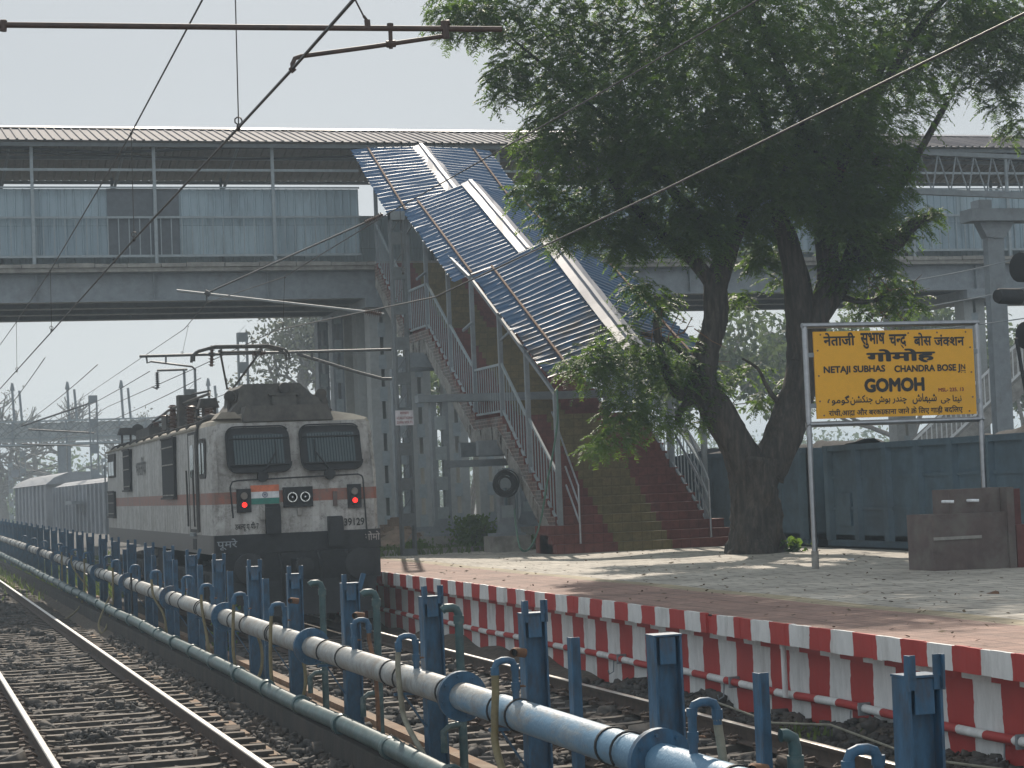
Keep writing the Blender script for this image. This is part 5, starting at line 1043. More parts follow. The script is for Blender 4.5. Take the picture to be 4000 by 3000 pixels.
# wires crossing to the right, and far wires
for i, (a, b, l) in enumerate((((4050, 990), (3540, 1100), 'slack wire running left from the black signal into the tree, upper of three'), ((4050, 1112), (3440, 1224), 'wire under the footbridge girder at the right edge, middle of three'), ((4050, 1236), (3420, 1302), 'thin wire just above the yellow sign, lowest of three'))):
    o = wire('cross_wire', [at(*a, Y=44), at(*b, Y=44)], .014, l, sag=.05); o.children[0].data.materials[0] = M['grey_steel']
for i in range(5):
    wire('far_wire', [(4.5+i*1.6, 66, 6.9-.25*i), (4.0+i*1.2, 118, 5.7+.3*(i % 3)), (5+i*2.0, 200, 6.2+.2*i)], .014, ('lowest hazy wire', 'second lowest hazy wire', 'middle hazy wire', 'second highest hazy wire', 'highest hazy wire')[i]+' of the far yard beyond the locomotive', sag=.25)
def far_mast(x, y, h_, label, side=-1, arm=True, w_=.38):
    t = thing('overhead_mast', (x, y, 0), label, 'mast'); lattice_mast(t, x, y, -.3, h_, w_, .3, 1.15)
    if arm:
        e = x+side*3.2; mb = MB(); mb.tube([(x, y, h_-.3), (e, y, h_-1.3)], .04, 6); mb.tube([(x, y, h_-1.7), (e-side*.3, y, h_-1.45)], .04, 6); mb.tube([(x, y, h_-2.3), (e, y, h_-2.1)], .03, 6); mb.build('cantilever', 'dark_steel', t)
    return t
def far_mast_px(u, vt, Y, label, **k): p = at(u, vt, Y=Y); return far_mast(p.x, Y, p.z, label, **k)
far_mast_px(362, 1545, 96, 'tall grey battened mast in the haze left of the locomotive')
t = far_mast_px(945, 1300, 76, 'tall battened mast rising directly behind the raised pantograph', arm=False)
t = far_mast_px(740, 1442, 72, 'latticed mast with a hanging insulator above the locomotive roof', arm=False, w_=.42)
p = at(612, 1448, Y=72); q = at(730, 1444, Y=72); mb = MB(); mb.tube([(p.x, 71.9, p.z), (q.x, 71.9, q.z)], .04, 6); insul(mb, (p.x, 71.9, p.z-.05), (p.x, 71.9, p.z-.62), .10, 8); mb.tube([(p.x-.2, 71.9, p.z-.55), (p.x, 71.9, p.z-.65)], .02, 6); mb.build('insulator_arm', 'dark_steel', t)
for i, (u, vt, Y, l) in enumerate(((88, 1750, 150, 'small hazy mast far down the yard, left of the brake van'), (240, 1640+150, 165, 'small hazy mast seen under the old bridge, right of its pier'), (40, 1800, 190, 'faint mast at the left picture edge in the haze'), (405, 1790, 180, 'faint mast just left of the locomotive side'))): far_mast_px(u, vt, Y, l, side=(-1) ** i)
# old lattice footbridge in the distance
fy = 130
of = thing('lattice_bridge', (9, fy, 6), 'old hazy lattice girder footbridge in the far distance on the left', 'footbridge')
z0, z1, xa, xb = 6.05, 7.35, -8.0, 17.0
MB().box((xa, fy+.1, z0+.1), (xb, fy+.2, z1-.05)).build('deck_side', mat('pale_deck', (.48, .5, .5), .7), of, smooth=False)
mb = MB(); mb.box((xa, fy-.1, z1), (xb, fy+.1, z1+.10)); mb.box((xa, fy-.1, z0-.12), (xb, fy+2.2, z0)); mb.box((xa, fy-.08, z0+.32), (xb, fy+.0, z0+.38)); mb.build('chord', 'lattice_paint', of, smooth=False)
mb = MB(); k = xa
while k < xb: mb.beam((k, fy, z0+.35), (k+.95, fy, z1), .07, .03); mb.beam((k+.95, fy-.04, z0+.35), (k, fy-.04, z1), .07, .03); k += .48
mb.build('lattice_web', 'grey_steel', of, smooth=False)
for k in range(16): x = xa+.4+1.6*k; MB().box((x-.06, fy-.12, z0), (x+.06, fy-.05, z1+.05)).build('upright', 'grey_steel', of, smooth=False)
for u in (65, 280, 490, 830):
    x = at(u, 1500, Y=fy).x; mb = MB(); mb.beam((x-.20, fy, z1), (x-.28, fy, 9.5), .14, .12); mb.beam((x+.26, fy, z1), (x+.14, fy, 9.3), .14, .12); mb.prism([(x-.42, fy-.05, 9.3), (x-.12, fy-.05, 9.3), (x-.2, fy-.05, 9.75), (x-.32, fy-.05, 9.8)], (0, .1, 0)); mb.build('bridge_post', 'grey_steel', of)
x = at(245, 1780, Y=fy).x; mb = MB(); mb.box((x-.28, fy, -.3), (x+.22, fy+.5, z0-.1)); mb.box((x+.3, fy, 3.0), (x+.5, fy+.4, z0-.1)); mb.build('pier', 'grey_steel', of)

# ================================================================== STATION SIGN
SY = 30.1
sg = thing('station_sign', (15.3, SY, PZ), 'yellow station name board in a shiny steel pipe frame', 'sign')
bx0, bx1, bz0, bz1 = 13.89, 16.69, 3.225, 4.60
MB().box((bx0, SY-.02, bz0), (bx1, SY+.01, bz1)).build('board', 'yellow', sg, smooth=False)
fx0, fx1 = 13.765, 16.785
mb = MB()
for x in (fx0, fx1): MB().tube([(x, SY+.03, PZ), (x, SY+.03, 4.70)], .045, 14).build('leg', 'steel', sg)
for z in (4.70, 3.14): MB().tube([(fx0-.045, SY+.03, z), (fx1+.045, SY+.03, z)], .045, 14).build('crossbar', 'steel', sg)
for x in (fx0, fx1): MB().tube([(x, SY+.03, PZ), (x, SY+.03, PZ+.28)], .058, 12).build('foot_sleeve', 'concrete', sg)
mb = MB()
for k in range(6):
    for z in (bz0+.05, bz1-.05): mb.tube([(bx0+.12+.51*k, SY-.03, z), (bx0+.12+.51*k, SY-.019, z)], .014, 6)
for z in (3.5, 3.9, 4.3):
    for x in (bx0+.06, bx1-.06): mb.tube([(x, SY-.03, z), (x, SY-.019, z)], .014, 6)
mb.build('bolts', 'rust', sg)
for x, s in ((bx0, -1), (bx1, 1)):
    for z in (3.4, 4.2): MB().box((min(x, x+s*.12), SY-.01, z), (max(x, x+s*.12), SY+.03, z+.07)).build('lug', 'grey_steel', sg, smooth=False)
def sline(name, tm, u0, u1, v0, v1, m='ink'):
    a = at(u0, v1, Y=SY-.023); b = at(u1, v1, Y=SY-.023); c = at((u0+u1)/2, v0, Y=SY-.023); z = (a.z+b.z)/2
    mb = MB(); mb.text(tm, (a.x, SY-.024, z), (1, 0, 0), (0, 0, 1), w=b.x-a.x, h=c.z-z); return mb.build(name, m, sg, smooth=False, recalc=False)
H_ = 'half'
top_ = [deva(['नेताजी'], .030), deva(['सुभाष'], .030), deva(['च', (H_, 'न', .62), 'द', ('ra',)], .030), deva(['बोस'], .030), deva(['जं', (H_, 'क', .74), 'शन'], .030)]
for nm, tm, u0, u1, v0 in zip(('first', 'second', 'third', 'fourth', 'fifth'), top_, (3217, 3363, 3474, 3570, 3649), (3341, 3459, 3543, 3640, 3768), (1299, 1299, 1305, 1299, 1306)):
    sline('hindi_lettering', tm, u0, u1, v0, 1351 if nm in ('first', 'fourth', 'fifth') else 1362)
sline('hindi_name', deva(['गोमोह'], .045), 3385, 3655, 1362, 1418)
sline('english_lettering', text_mesh('NETAJI SUBHAS', .04), 3218, 3459, 1428, 1463); sline('english_lettering', text_mesh('CHANDRA BOSE J', .04), 3494, 3752, 1424, 1459); sline('english_lettering', text_mesh('N', .025), 3754, 3771, 1422, 1443)
mb = MB(); a = at(3753, 1448, Y=SY-.023); b = at(3772, 1448, Y=SY-.023); mb.box((a.x, SY-.0245, a.z-.006), (b.x, SY-.023, a.z+.006)); mb.box((a.x+.005, SY-.0245, a.z-.035), (a.x+.02, SY-.023, a.z-.02)); mb.box((b.x-.02, SY-.0245, a.z-.035), (b.x-.005, SY-.023, a.z-.02)); mb.build('underline', 'ink', sg, smooth=False)
sline('english_name', text_mesh('GOMOH', .055), 3377, 3613, 1475, 1531)
sline('level_lettering', text_mesh('MSL- 235. 13', .028), 3666, 3765, 1514, 1529, 'red_ink')
sline('urdu_lettering', text_mesh(urdu('گوموہ'), .022), 3233, 3320, 1545, 1584); sline('urdu_lettering', text_mesh(urdu('جنکشن'), .022), 3322, 3410, 1543, 1582); sline('urdu_lettering', text_mesh(urdu('چندر بوش'), .022), 3420, 3543, 1546, 1580); sline('urdu_lettering', text_mesh(urdu('شبھاش'), .022), 3565, 3660, 1536, 1578); sline('urdu_lettering', text_mesh(urdu('نیتا جی'), .022), 3676, 3757, 1543, 1576)
sline('hindi_lettering', deva(['रांची', ',', 'आ', 'द', ('ra',), 'ा', ' ', 'और', ' ', 'बरकाकाना', ' ', 'जाने', ' ', 'के', ' ', 'िलए', ' ', 'गाड़ी', ' ', 'बदिलए'], .022), 3238, 3762, 1590, 1622)

# ================================================================== TAP STAND, COIL, HOSE, SIGNAL, GANTRY
tp = thing('tap_stand', (15.25, 27.6, PZ), 'stepped maroon tiled water tap stand on the platform beside the sign', 'tap stand')
mb = MB(); mb.box((14.42, 27.45, PZ-.01), (15.75, 28.25, 1.70)); mb.build('lower_block', 'maroon', tp, smooth=False)
mb = MB(); mb.box((14.78, 27.60, 1.70), (15.62, 28.1, 2.055)); mb.build('upper_block', 'maroon', tp, smooth=False)
mb = MB(); mb.box((15.625, 27.40, PZ-.01), (15.74, 28.18, 2.06)); mb.build('end_pier', 'maroon', tp, smooth=False)
mb = MB(); mb.box((15.755, 27.40, PZ-.01), (16.05, 28.3, 1.50)); mb.box((15.755, 27.55, 1.50), (15.93, 28.2, 2.03)); mb.build('side_block', mat('maroon_dark', (.115, .035, .032), .7, dirt=(.15, .06, .05), dscale=3, damt=.4), tp, smooth=False)
mb = MB(); mb.box((14.425, 27.43, 1.33), (15.2, 27.449, 1.375)); mb.build('plaster_ledge', 'concrete', tp, smooth=False)
for u in (3680, 3778): x = at(u, 1945, Y=27.6).x; MB().tube([(x, 27.60, 1.885), (x+.02, 27.52, 1.885), (x+.12, 27.47, 1.88)], .022, 8).build('spout', 'plastic', tp)
cl = thing('cable_coil', at(1975, 1890, Y=45.2), 'coil of black cable hanging under the stairs', 'cable'); c = at(1975, 1890, Y=45.2); rnd = random.Random(5)
for k in range(16):
    r_ = rnd.uniform(.17, .30); dx, dz, dy = rnd.uniform(-.03, .03), rnd.uniform(-.03, .03), rnd.uniform(-.05, .05)
    MB().tube([(c.x+dx+r_*math.cos(a)*1.02, c.y+dy, c.z+dz+r_*math.sin(a)) for a in [2*math.pi*j/22 for j in range(23)]], .014, 6).build('cable_loop', 'rubber', cl)
Y_ = 42.6; hs_ = [at(2176, 1520, Y=Y_), at(2178, 1640, Y=Y_), at(2160, 1770, Y=Y_), at(2138, 1880, Y=Y_), at(2115, 2020, Y=Y_), at(2085, 2115, Y=Y_), at(2055, 2152, Y=Y_), at(2030, 2135, Y=Y_), at(2015, 2050, Y=Y_+1), at(2010, 1990, Y=Y_+2)]
hose([(p.x, p.y, p.z) for p in hs_], 'green garden hose hanging from the stair post to the ground', .022, mat('hose_green', (.05, .13, .09), .45))
sgn = thing('signal', (20.35, 34, 0), 'black multi-aspect railway signal with hooded lamps at the right edge', 'signal')
for (u, v, sz) in ((3990, 1045, .24), (3965, 1158, .15), (4010, 1310, .22)):
    p = at(u, v, Y=34); mb = MB(); mb.lathe((p.x+.1, 34, p.z), (-1, -.25, 0), [(0, sz*.9), (.02, sz), (.5, sz*.95), (.56, sz*.8), (.58, 0)] if sz < .2 else [(0, sz*.9), (.02, sz*1.15), (.16, sz*1.15), (.2, sz*.8)], 18); mb.build('hood', 'black', sgn)
mb = MB(); mb.tube([(20.3, 34, -.3), (20.3, 34, 6.4)], .06, 8); mb.beam((19.75, 34, 4.7), (20.05, 34.1, 3.0), .05, .05); mb.build('signal_post', 'black', sgn)
gt = thing('gantry', (25.7, 45, 0), 'grey steel gantry column with a trussed boom at the right edge', 'gantry')
mb = MB(); mb.box((25.45, 44.9, -.3), (25.60, 45.15, 7.9)); mb.box((25.60, 44.95, -.3), (25.92, 45.1, 7.9)); mb.build('column', 'grey_steel', gt, smooth=False)
mb = MB(); mb.box((24.95, 44.7, 8.28), (27.6, 45.3, 8.58)); mb.prism([(25.25, 44.9, 8.28), (26.2, 44.9, 8.28), (25.92, 44.9, 7.88), (25.45, 44.9, 7.88)], (0, .3, 0)); mb.build('cross_beam', 'grey_steel', gt, smooth=False)
a0 = at(3500, 745, Y=44.5); a1 = at(4200, 772, Y=44.5); b0 = a0+Vector((0, .1, .95)); b1 = a1+Vector((0, .1, .95))
mb = MB(); mb.beam(a0, a1, .14, .14); mb.beam(b0, b1, .10, .10); n_ = 10
for k in range(n_): p, q = a0.lerp(a1, k/n_), a0.lerp(a1, (k+1)/n_); r_ = b0.lerp(b1, (k+.5)/n_); mb.tube([p, r_], .022, 6); mb.tube([r_, q], .022, 6)
mb.build('truss_boom', 'grey_steel', gt)
MB().box((25.2, 44.8, 8.58), (25.55, 45.2, 8.80)).build('saddle', 'grey_steel', gt, smooth=False)
rs = thing('far_staircase', (34, 57, 0), 'second stair flight with white railings behind the sign on the right', 'staircase')
mb = MB(); mb.box((33.9, 55.5, 6.0), (38.5, 58.5, 6.25)); mb.prism([(33.95, 55.5, 6.2), (33.95, 55.5, 5.7), (27.6, 55.5, .8), (26.9, 55.5, .8)], (0, 3, 0)); mb.prism([(34, 55.6, 5.9), (38.5, 55.6, 8.9), (38.5, 55.6, 9.3), (34, 55.6, 6.2)], (0, 2.8, 0)); mb.build('flight', 'concrete', rs, smooth=False)
mb = MB()
for z in (6.32, 7.2): mb.beam((33.9, 55.5, z), (38.5, 55.5, z+.05), .06, .06)
for z in (.15, 1.05): mb.beam((33.9, 55.5, 6.2+z), (27.2, 55.5, 1.0+z), .06, .06)
for k in range(26): x = 33.9+.18*k; mb.box((x-.015, 55.49, 6.3), (x+.015, 55.52, 7.2))
for k in range(40): x = 33.9-.165*k; z = 6.2-(33.9-x)*.776; mb.box((x-.015, 55.49, z+.12), (x+.015, 55.52, z+1.05))
o = mb.build('railing', 'white_paint', rs, smooth=False)
battened(rs, 34.6, 56, .0, 6.0, .4, .4, 'column')
for x in (35.6, 38.0): MB().box((x-.25, 56, 0), (x+.25, 56.4, 6.0)).build('column', 'grey_steel', rs, smooth=False)

# ================================================================== VEGETATION
def fronds(centres, radii, counts, size=(.22, .40), npin=12, droop=.45, pin=(.075, .025)):
    """bipinnate leaf sprays: every pinna is one small blade; returns vertex and quad arrays"""
    C = np.concatenate([np.repeat(np.array([c]), n_, 0) for c, n_ in zip(centres, counts)]); Rr = np.concatenate([np.repeat(np.array([r]), n_, 0) for r, n_ in zip(radii, counts)])
    n_ = len(C); d = RNG.normal(0, 1, (n_, 3)); d /= np.linalg.norm(d, axis=1)[:, None]; rad = RNG.random(n_)**.45
    base = C+d*rad[:, None]*Rr
    # clump sprays on twigs: pull towards a few hundred anchor points
    na = max(1, n_//9); anc = base[RNG.integers(0, n_, na)]; idx = RNG.integers(0, na, n_)
    near = np.linalg.norm(anc[idx]-base, axis=1) < 1.6; base[near] = anc[idx][near]+RNG.normal(0, .17, (near.sum(), 3))
    a = np.arctan2(d[:, 1], d[:, 0])+RNG.normal(0, .9, n_); el = RNG.normal(-.15, .35, n_)
    ax = np.stack([np.cos(a)*np.cos(el), np.sin(a)*np.cos(el), np.sin(el)], 1); L_ = RNG.uniform(*size, n_)
    sd = np.cross(ax, np.array([0, 0, 1.0])); sd /= np.linalg.norm(sd, axis=1)[:, None]
    V = []
    for k in range(npin):
        t = (k+1)/npin; p = base+ax*(L_*t)[:, None]; p[:, 2] -= droop*L_*t*t
        for s in (-1, 1):
            pl = pin[0]*(1.15-.7*abs(t-.45))*RNG.uniform(.8, 1.2, n_); pw_ = pin[1]*RNG.uniform(.8, 1.2, n_)
            dr = sd*s*.9+ax*.45; dr += RNG.normal(0, .25, (n_, 3)); dr[:, 2] -= .15+RNG.uniform(0, .35, n_); dr /= np.linalg.norm(dr, axis=1)[:, None]
            q = p+dr*pl[:, None]; w_ = ax*(pw_*.5)[:, None]
            V.append(np.stack([p-w_, p+w_, q+w_*.8, q-w_*.8], 1))
    V = np.concatenate(V).reshape(-1, 3); return V, np.arange(len(V)).reshape(-1, 4)
TY = 37.4
tr = thing('rain_tree', (15.85, TY, PZ), 'big feathery leaved tree with a forked rough trunk on the platform', 'tree')
def T(u, v, dy=0): return at(u, v, Y=TY+dy)
trunk = [(T(2955, 2185), .66), (T(2952, 2120), .54), (T(2952, 2000), .46), (T(2950, 1880), .46), (T(2955, 1790), .50)]
o = noise_tube([p for p, _ in trunk], [r for _, r in trunk], 30, .17, 9, 2).build('trunk', 'bark', tr, ang=1.2)
def limb(pts, seed, parent=tr, m='bark', amp=.12): return noise_tube([T(*p[:2], p[3] if len(p) > 3 else 0) for p in pts], [p[2] for p in pts], 16, amp*1.5, 6, seed).build('limb', m, parent, ang=1.2)
limb([(2930, 1860, .38), (2870, 1730, .33), (2800, 1600, .31), (2745, 1500, .29), (2760, 1380, .24), (2790, 1250, .23), (2795, 1120, .24), (2830, 1000, .20), (2760, 900, .14), (2640, 760, .10), (2500, 560, .06)], 3)
limb([(2790, 1120, .15), (2700, 1010, .13), (2600, 930, .11), (2520, 850, .08), (2380, 700, .05)], 4)
limb([(2840, 1010, .16), (2900, 860, .12), (2980, 700, .10), (3000, 520, .08), (2900, 250, .06)], 5)
limb([(2990, 1850, .36), (3050, 1720, .36), (3110, 1560, .33), (3140, 1420, .30), (3125, 1280, .28), (3110, 1100, .26), (3080, 950, .20), (3040, 800, .15), (3100, 600, .10), (3200, 300, .06)], 6)
limb([(3130, 1420, .27), (3180, 1260, .25), (3240, 1100, .24), (3230, 900, .20), (3250, 720, .15), (3350, 500, .10), (3450, 250, .06)], 7)
limb([(3170, 1290, .20), (3280, 1120, .20), (3340, 1000, .18), (3400, 900, .15), (3480, 780, .12), (3560, 650, .08), (3700, 400, .05)], 8)
limb([(3330, 1010, .15), (3420, 960, .14), (3500, 955, .13), (3540, 900, .13), (3600, 860, .11), (3640, 845, .08)], 9)
limb([(3200, 1180, .14), (3280, 1080, .11), (3380, 800, .10), (3420, 620, .07)], 10)
limb([(2745, 1520, .16), (2690, 1540, .15), (2640, 1520, .13), (2600, 1440, .09), (2570, 1330, .07), (2560, 1240, .05)], 11)
limb([(2700, 1560, .09), (2660, 1600, .07), (2645, 1650, .05)], 12); limb([(2720, 1430, .06), (2600, 1330, .05), (2500, 1300, .03)], 13)
limb([(3240, 1150, .07), (3400, 1180, .05), (3480, 1120, .04)], 14); limb([(3080, 1600, .07), (3030, 1560, .05), (2990, 1500, .04), (2960, 1440, .03), (2900, 1400, .02)], 15)
limb([(2640, 760, .08), (2400, 500, .05), (2200, 320, .03), (2000, 150, .02)], 16); limb([(3250, 720, .1), (3000, 150, .08), (2850, -150, .05)], 17); limb([(3300, 600, .1), (3600, 100, .07), (3800, -100, .04)], 18)
twg = MB(); rnd = random.Random(8)
for _ in range(70):
    u, v = rnd.choice(((2600, 1240), (2640, 1300), (3430, 1100), (3380, 650), (3500, 700), (2610, 1380), (3450, 1200)))
    p = T(u+rnd.gauss(0, 45), v+rnd.gauss(0, 45), rnd.uniform(-.5, .4)); q = p+Vector((rnd.gauss(0, .3), rnd.gauss(0, .2), rnd.uniform(-.45, .45))); twg.tube([p, p.lerp(q, .5)+Vector((rnd.gauss(0, .05), 0, rnd.gauss(0, .05))), q], [.012, .009, .004], 5)
o = twg.build('dead_twigs', 'rust', tr); o['kind'] = 'stuff'
B = [(2130, 120, 270, 330, 0), (2350, 330, 330, 520, .5), (2720, 230, 400, 620, 0), (2660, 620, 320, 520, -.5), (2350, 680, 240, 380, 0), (3010, 500, 370, 560, .8), (3120, 130, 400, 560, -.5), (3450, 230, 370, 560, .5), (3350, 560, 250, 330, 0),
     (3720, 140, 330, 420, 0), (3900, 150, 230, 200, .5), (2500, 60, 350, 350, 1), (3750, 0, 330, 260, -1), (1900, 40, 150, 130, -.8), (1990, 290, 95, 80, -.6), (2140, 560, 150, 150, -.4), (2070, 740, 80, 60, -.5), (2190, 860, 120, 110, -.4), (2410, 880, 160, 180, 0), (2600, 880, 150, 170, .3),
     (2850, 760, 210, 280, 0), (3230, 760, 190, 180, .6), (3470, 620, 130, 120, 0), (3910, 400, 60, 34, -.3), (3965, 500, 50, 30, -.3), (3840, 300, 90, 50, 0), (2440, 960, 80, 60, -.2), (2290, 900, 90, 60, -.6), (1730, 90, 45, 16, -.8), (1960, 370, 60, 26, -.6),
     (2980, 1010, 75, 40, 1.2), (3060, 1090, 60, 26, 1.2), (2890, 1170, 60, 26, 1.2), (2480, 1120, 60, 36, -.2), (2560, 1180, 80, 50, 0), (2420, 1390, 150, 150, -.3), (2300, 1420, 110, 90, -.6), (2610, 1440, 165, 170, .1), (2760, 1490, 110, 80, .2), (2450, 1590, 110, 80, -.6),
     (2400, 1690, 80, 50, -.8), (2330, 1740, 46, 22, -.9), (2560, 1640, 85, 46, -.4), (2700, 1640, 60, 22, -.2), (3480, 1120, 90, 62, 0), (3400, 1190, 80, 46, .1), (3560, 1190, 45, 20, -.2), (3620, 830, 40, 24, -.2), (3580, 870, 40, 16, -.2), (3100, 1500, 60, 20, .8), (2960, 1570, 60, 24, .8), (2930, 1440, 50, 16, .8), (3200, 1560, 40, 12, .8),
     (1800, 50, 130, 110, -.6), (3930, 90, 210, 230, 0), (3980, 280, 110, 80, -.3), (3300, 800, 190, 330, -1), (3420, 1000, 95, 100, -.2), (3340, 890, 140, 190, .3), (3500, 900, 75, 60, .2), (3290, 1060, 90, 80, -.3), (2950, 880, 120, 150, .5), (3010, 980, 80, 70, 1), (3060, 700, 210, 330, -1.2), (3430, 760, 140, 170, -.8), (2740, 900, 130, 170, -.8), (2880, 560, 220, 260, -1.5), (3250, 450, 220, 240, -1.5), (2550, 560, 220, 240, -1.5), (2250, 380, 210, 220, -1),
     (2150, -420, 300, 260, -.5), (2380, -700, 350, 300, -1), (2050, -200, 230, 160, .5), (2500, -420, 330, 260, -2.5), (2250, -500, 300, 200, 2),
     (2300, -230, 330, 300, 0), (2800, -280, 420, 380, .5), (3300, -300, 420, 380, -.5), (3700, -260, 350, 280, 0), (2700, -560, 380, 240, 0), (3250, -600, 380, 240, 0), (2950, 100, 380, 260, 2.6), (2950, 100, 380, 260, -2.6), (3300, 300, 330, 220, 2.6), (2600, 400, 330, 220, 2.2), (2700, 300, 330, 180, -2.4), (3400, 350, 320, 180, -2.4), (3050, -250, 450, 260, 3), (3000, -250, 450, 260, -3)]
cs = [np.array(T(u, v, dy)) for u, v, r, n_, dy in B]; rs_ = [np.array([r*TY/F, max(.45, min(1.6, r*TY/F*1.1)), r*TY/F*.92]) for u, v, r, n_, dy in B]
V_, F_ = fronds(cs, rs_, [int(b[3]*1.6) for b in B])
numpy_mesh('crown', V_, F_, 'leaf', tr)

def grow(mb, p, d, L_, r, depth, rnd, tips, spread=.6, up=.15):
    n_ = 3; pts = [p]; rs = [r]; dd = Vector(d)
    for k in range(n_):
        dd = (dd+Vector((rnd.gauss(0, .14), rnd.gauss(0, .14), rnd.gauss(up*.3, .1)))).normalized(); p = p+dd*(L_/n_); pts.append(p); rs.append(max(r*(1-.22*(k+1)/n_), .028))
    mb.tube(pts, rs, 5 if depth < 2 else 7, caps=False)
    if depth == 0: tips.append(p); return
    for k in range(rnd.choice((2, 3, 3))):
        a = Vector((rnd.gauss(0, spread), rnd.gauss(0, spread), rnd.gauss(up, spread*.6))); q = pts[-1] if k < 2 else pts[-2]
        grow(mb, q, (dd+a).normalized(), L_*rnd.uniform(.62, .85), rs[-1]*.82, depth-1, rnd, tips, spread, up)
def leaf_quads(P, n_per, spread, size):
    C = np.repeat(np.array(P), n_per, 0); n_ = len(C); C = C+RNG.normal(0, spread, (n_, 3)); a = RNG.normal(0, 1, (n_, 3)); a /= np.linalg.norm(a, axis=1)[:, None]; b = np.cross(a, RNG.normal(0, 1, (n_, 3))); b /= np.linalg.norm(b, axis=1)[:, None]
    s = size*RNG.uniform(.6, 1.3, (n_, 1)); V = np.stack([C-a*s-b*s*.5, C+a*s*.2-b*s*.6, C+a*s+b*s*.4, C-a*s*.2+b*s*.6], 1).reshape(-1, 3); return V, np.arange(len(V)).reshape(-1, 4)
def bg_tree(x, y, h_, label, seed, depth=5, leaves=0, lsize=.25, lm='leaf_pale', bm='bark_pale', r=.3, spread=.6, group=None, lspread=.5):
    rnd = random.Random(seed); t = thing('tree', (x, y, -.3), label, 'tree', group); mb = MB(); tips = []
    grow(mb, Vector((x, y, -.3)), Vector((rnd.gauss(0, .05), 0, 1)), h_*.36, r, depth, rnd, tips, spread)
    top_z = max(p.z for p in tips); k = h_/max(top_z, .1)
    mb.v = [(x+(a-x)*k, y+(b-y)*k, c*k) for a, b, c in mb.v]; tips = [Vector((x+(p.x-x)*k, y+(p.y-y)*k, p.z*k)) for p in tips]
    o = mb.build('trunk_and_branches', bm, t, recalc=False)
    if leaves:
        V, Fq = leaf_quads([tuple(p) for p in tips], leaves, lspread, lsize); numpy_mesh('crown', V, Fq, lm, t)
    return t
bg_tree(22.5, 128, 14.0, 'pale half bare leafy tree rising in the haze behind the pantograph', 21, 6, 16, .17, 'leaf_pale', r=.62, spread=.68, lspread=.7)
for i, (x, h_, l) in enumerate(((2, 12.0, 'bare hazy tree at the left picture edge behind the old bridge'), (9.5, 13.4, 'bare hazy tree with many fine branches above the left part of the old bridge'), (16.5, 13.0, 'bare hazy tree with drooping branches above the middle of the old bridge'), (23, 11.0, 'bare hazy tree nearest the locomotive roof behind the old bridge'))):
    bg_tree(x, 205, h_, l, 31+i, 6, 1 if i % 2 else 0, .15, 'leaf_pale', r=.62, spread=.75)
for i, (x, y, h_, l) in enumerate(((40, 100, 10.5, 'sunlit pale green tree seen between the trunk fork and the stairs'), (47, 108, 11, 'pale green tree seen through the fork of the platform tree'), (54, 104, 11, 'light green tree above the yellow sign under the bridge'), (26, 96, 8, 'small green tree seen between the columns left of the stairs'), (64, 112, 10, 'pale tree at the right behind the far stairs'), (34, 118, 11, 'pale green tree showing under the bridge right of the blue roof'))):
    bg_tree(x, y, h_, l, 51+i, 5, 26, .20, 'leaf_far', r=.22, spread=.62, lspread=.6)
n_ = 9000; P = np.stack([RNG.uniform(-40, 190, n_), RNG.uniform(250, 330, n_), RNG.random(n_)**1.4*1], 1); P[:, 2] *= 5.5+2.5*np.sin(P[:, 0]*.11)+1.2*np.sin(P[:, 0]*.37)
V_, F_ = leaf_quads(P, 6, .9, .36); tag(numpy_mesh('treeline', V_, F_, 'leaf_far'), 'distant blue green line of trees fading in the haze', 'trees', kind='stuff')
def bush(x, y, z, r, h_, label, seed, n_=300):
    t = thing('bush', (x, y, z), label, 'bush'); P = np.stack([x+RNG.normal(0, r*.45, n_), y+RNG.normal(0, r*.4, n_), z+RNG.random(n_)*h_], 1); V, Fq = leaf_quads(P, 3, .05, .055); numpy_mesh('foliage', V, Fq, 'leaf', t)
    mb = MB(); rnd = random.Random(seed)
    for _ in range(12): q = Vector((x+rnd.gauss(0, r*.4), y+rnd.gauss(0, r*.3), z+h_*rnd.uniform(.6, 1))); mb.tube([(x+rnd.gauss(0, .1), y, z-.1), q], [.012, .004], 5)
    mb.build('stems', 'bark', t)
bush(12.85, 47.0, .80, .55, .85, 'dark green bush between the two column plinths', 1, 420); bush(13.55, 47.2, .80, .35, .55, 'smaller bush beside the right plinth under the stairs', 2, 220)
bush(11.6, 47.6, .78, .4, .35, 'low weeds at the foot of the overhead mast', 3, 220); bush(9.9, 47.5, .75, .5, .35, 'low green weeds right beside the locomotive at the platform end', 4, 240)
bush(16.5, 37.1, PZ, .22, .2, 'small weed growing at the right side of the tree trunk', 5, 60); bush(5.2, 34.9, -.25, .22, .9, 'young weed with bright leaves behind the green pipe', 6, 70)
t = thing('rubble_heap', (11.7, 50, .8), 'heap of brown earth and brick rubble behind the mast', 'rubble'); mb = MB(); rnd = random.Random(2)
for _ in range(220):
    a, r_ = rnd.uniform(0, 6.28), abs(rnd.gauss(0, .5)); z = .75+max(0, .95-r_*.9)*rnd.uniform(.5, 1); s = rnd.uniform(.05, .16); mb.cbox((11.7+r_*math.cos(a)*1.2, 50+r_*math.sin(a), z), (s*1.5, s, s))
mb.lathe((11.7, 50, .7), (0, 0, 1), [(0, 1.4), (.3, 1.0), (.65, .45), (.85, .1)], 14); mb.build('earth', 'rubble', t, smooth=False)
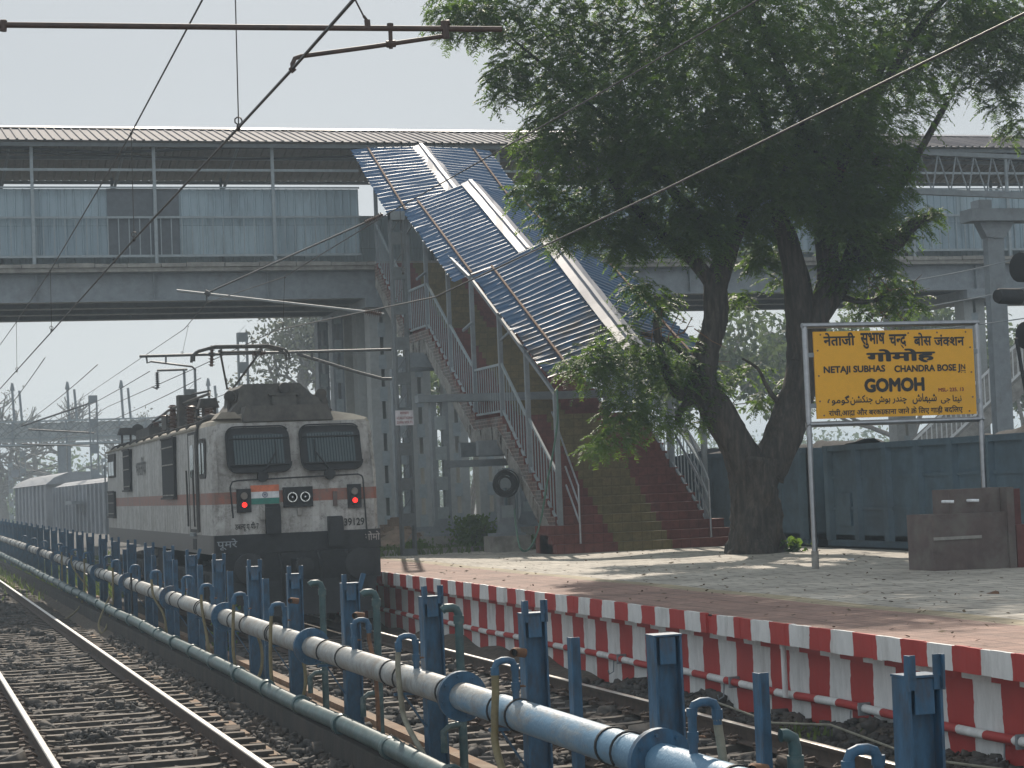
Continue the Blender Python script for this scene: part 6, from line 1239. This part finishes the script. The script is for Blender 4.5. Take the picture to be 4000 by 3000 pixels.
# litter: a few dry leaves and scraps on the paving and the ballast
for i, (u, v, s, m, l) in enumerate(((3330, 2190, .10, 'plastic', 'crumpled white scrap on the paving by the sign leg'), (3880, 2325, .13, 'rust', 'brown scrap lying on the paving at the right'), (3430, 2110, .06, 'plastic', 'tiny white scrap under the blue wagon'))):
    p = at(u, v, Z=PZ+.03); mb = MB(); mb.add([p+Vector((rnd.uniform(-s, s), rnd.uniform(-s, s), rnd.uniform(0, s*.4))) for _ in range(7)], [(0, 1, 2), (2, 3, 4), (4, 5, 6), (0, 3, 6), (1, 4, 5)]); tag(mb.build('litter', m), l, 'litter')
o = MB().tube([(8.62, 9, .02), (8.55, 10.5, -.02), (8.35, 12, -.05), (8.2, 13, -.05), (8.35, 14.5, .0), (8.2, 16, -.05), (8.3, 18, .03), (8.15, 19, -.04), (8.3, 21, 0)], .012, 6).build('cable', 'hose_grey'); tag(o, 'pale cable lying along the stones below the striped wall', 'cable')

n_ = 900; x = RNG.uniform(8.6, 17.5, n_); y = 12+30*RNG.random(n_)**1.3; z = np.full(n_, PZ+.018); a = RNG.uniform(0, 6.28, n_); l_ = RNG.uniform(.015, .05, n_); P = np.stack([x, y, z], 1)
d1 = np.stack([np.cos(a)*l_, np.sin(a)*l_, RNG.normal(0, .006, n_)], 1); d2 = np.stack([-np.sin(a)*l_*.45, np.cos(a)*l_*.45, RNG.normal(0, .006, n_)], 1)
V_ = np.stack([P-d1, P-d2, P+d1, P+d2], 1).reshape(-1, 3); tag(numpy_mesh('fallen_leaves', V_, np.arange(len(V_)).reshape(-1, 4), mat('dry_leaf', (.11, .075, .04), .9, var=.5)), 'dry brown leaves scattered over the platform paving', 'leaves', kind='stuff')

# ================================================================== HAZE
hm = bpy.data.materials.new('haze'); hm.use_nodes = True; N = hm.node_tree.nodes; N.remove(N['Principled BSDF']); pv = N.new('ShaderNodeVolumePrincipled')
pv.inputs['Density'].default_value = HAZE_DENSITY; pv.inputs['Color'].default_value = (.74, .88, 1.0, 1); pv.inputs['Anisotropy'].default_value = .0; hm.node_tree.links.new(pv.outputs[0], N['Material Output'].inputs['Volume'])
o = MB().box((-655, -65, -1.3), (655, 1205, 24)).build('haze', hm, smooth=False); o['kind'] = 'stuff'; o['label'] = 'pale haze hanging in the air over the whole station'; o['category'] = 'haze'
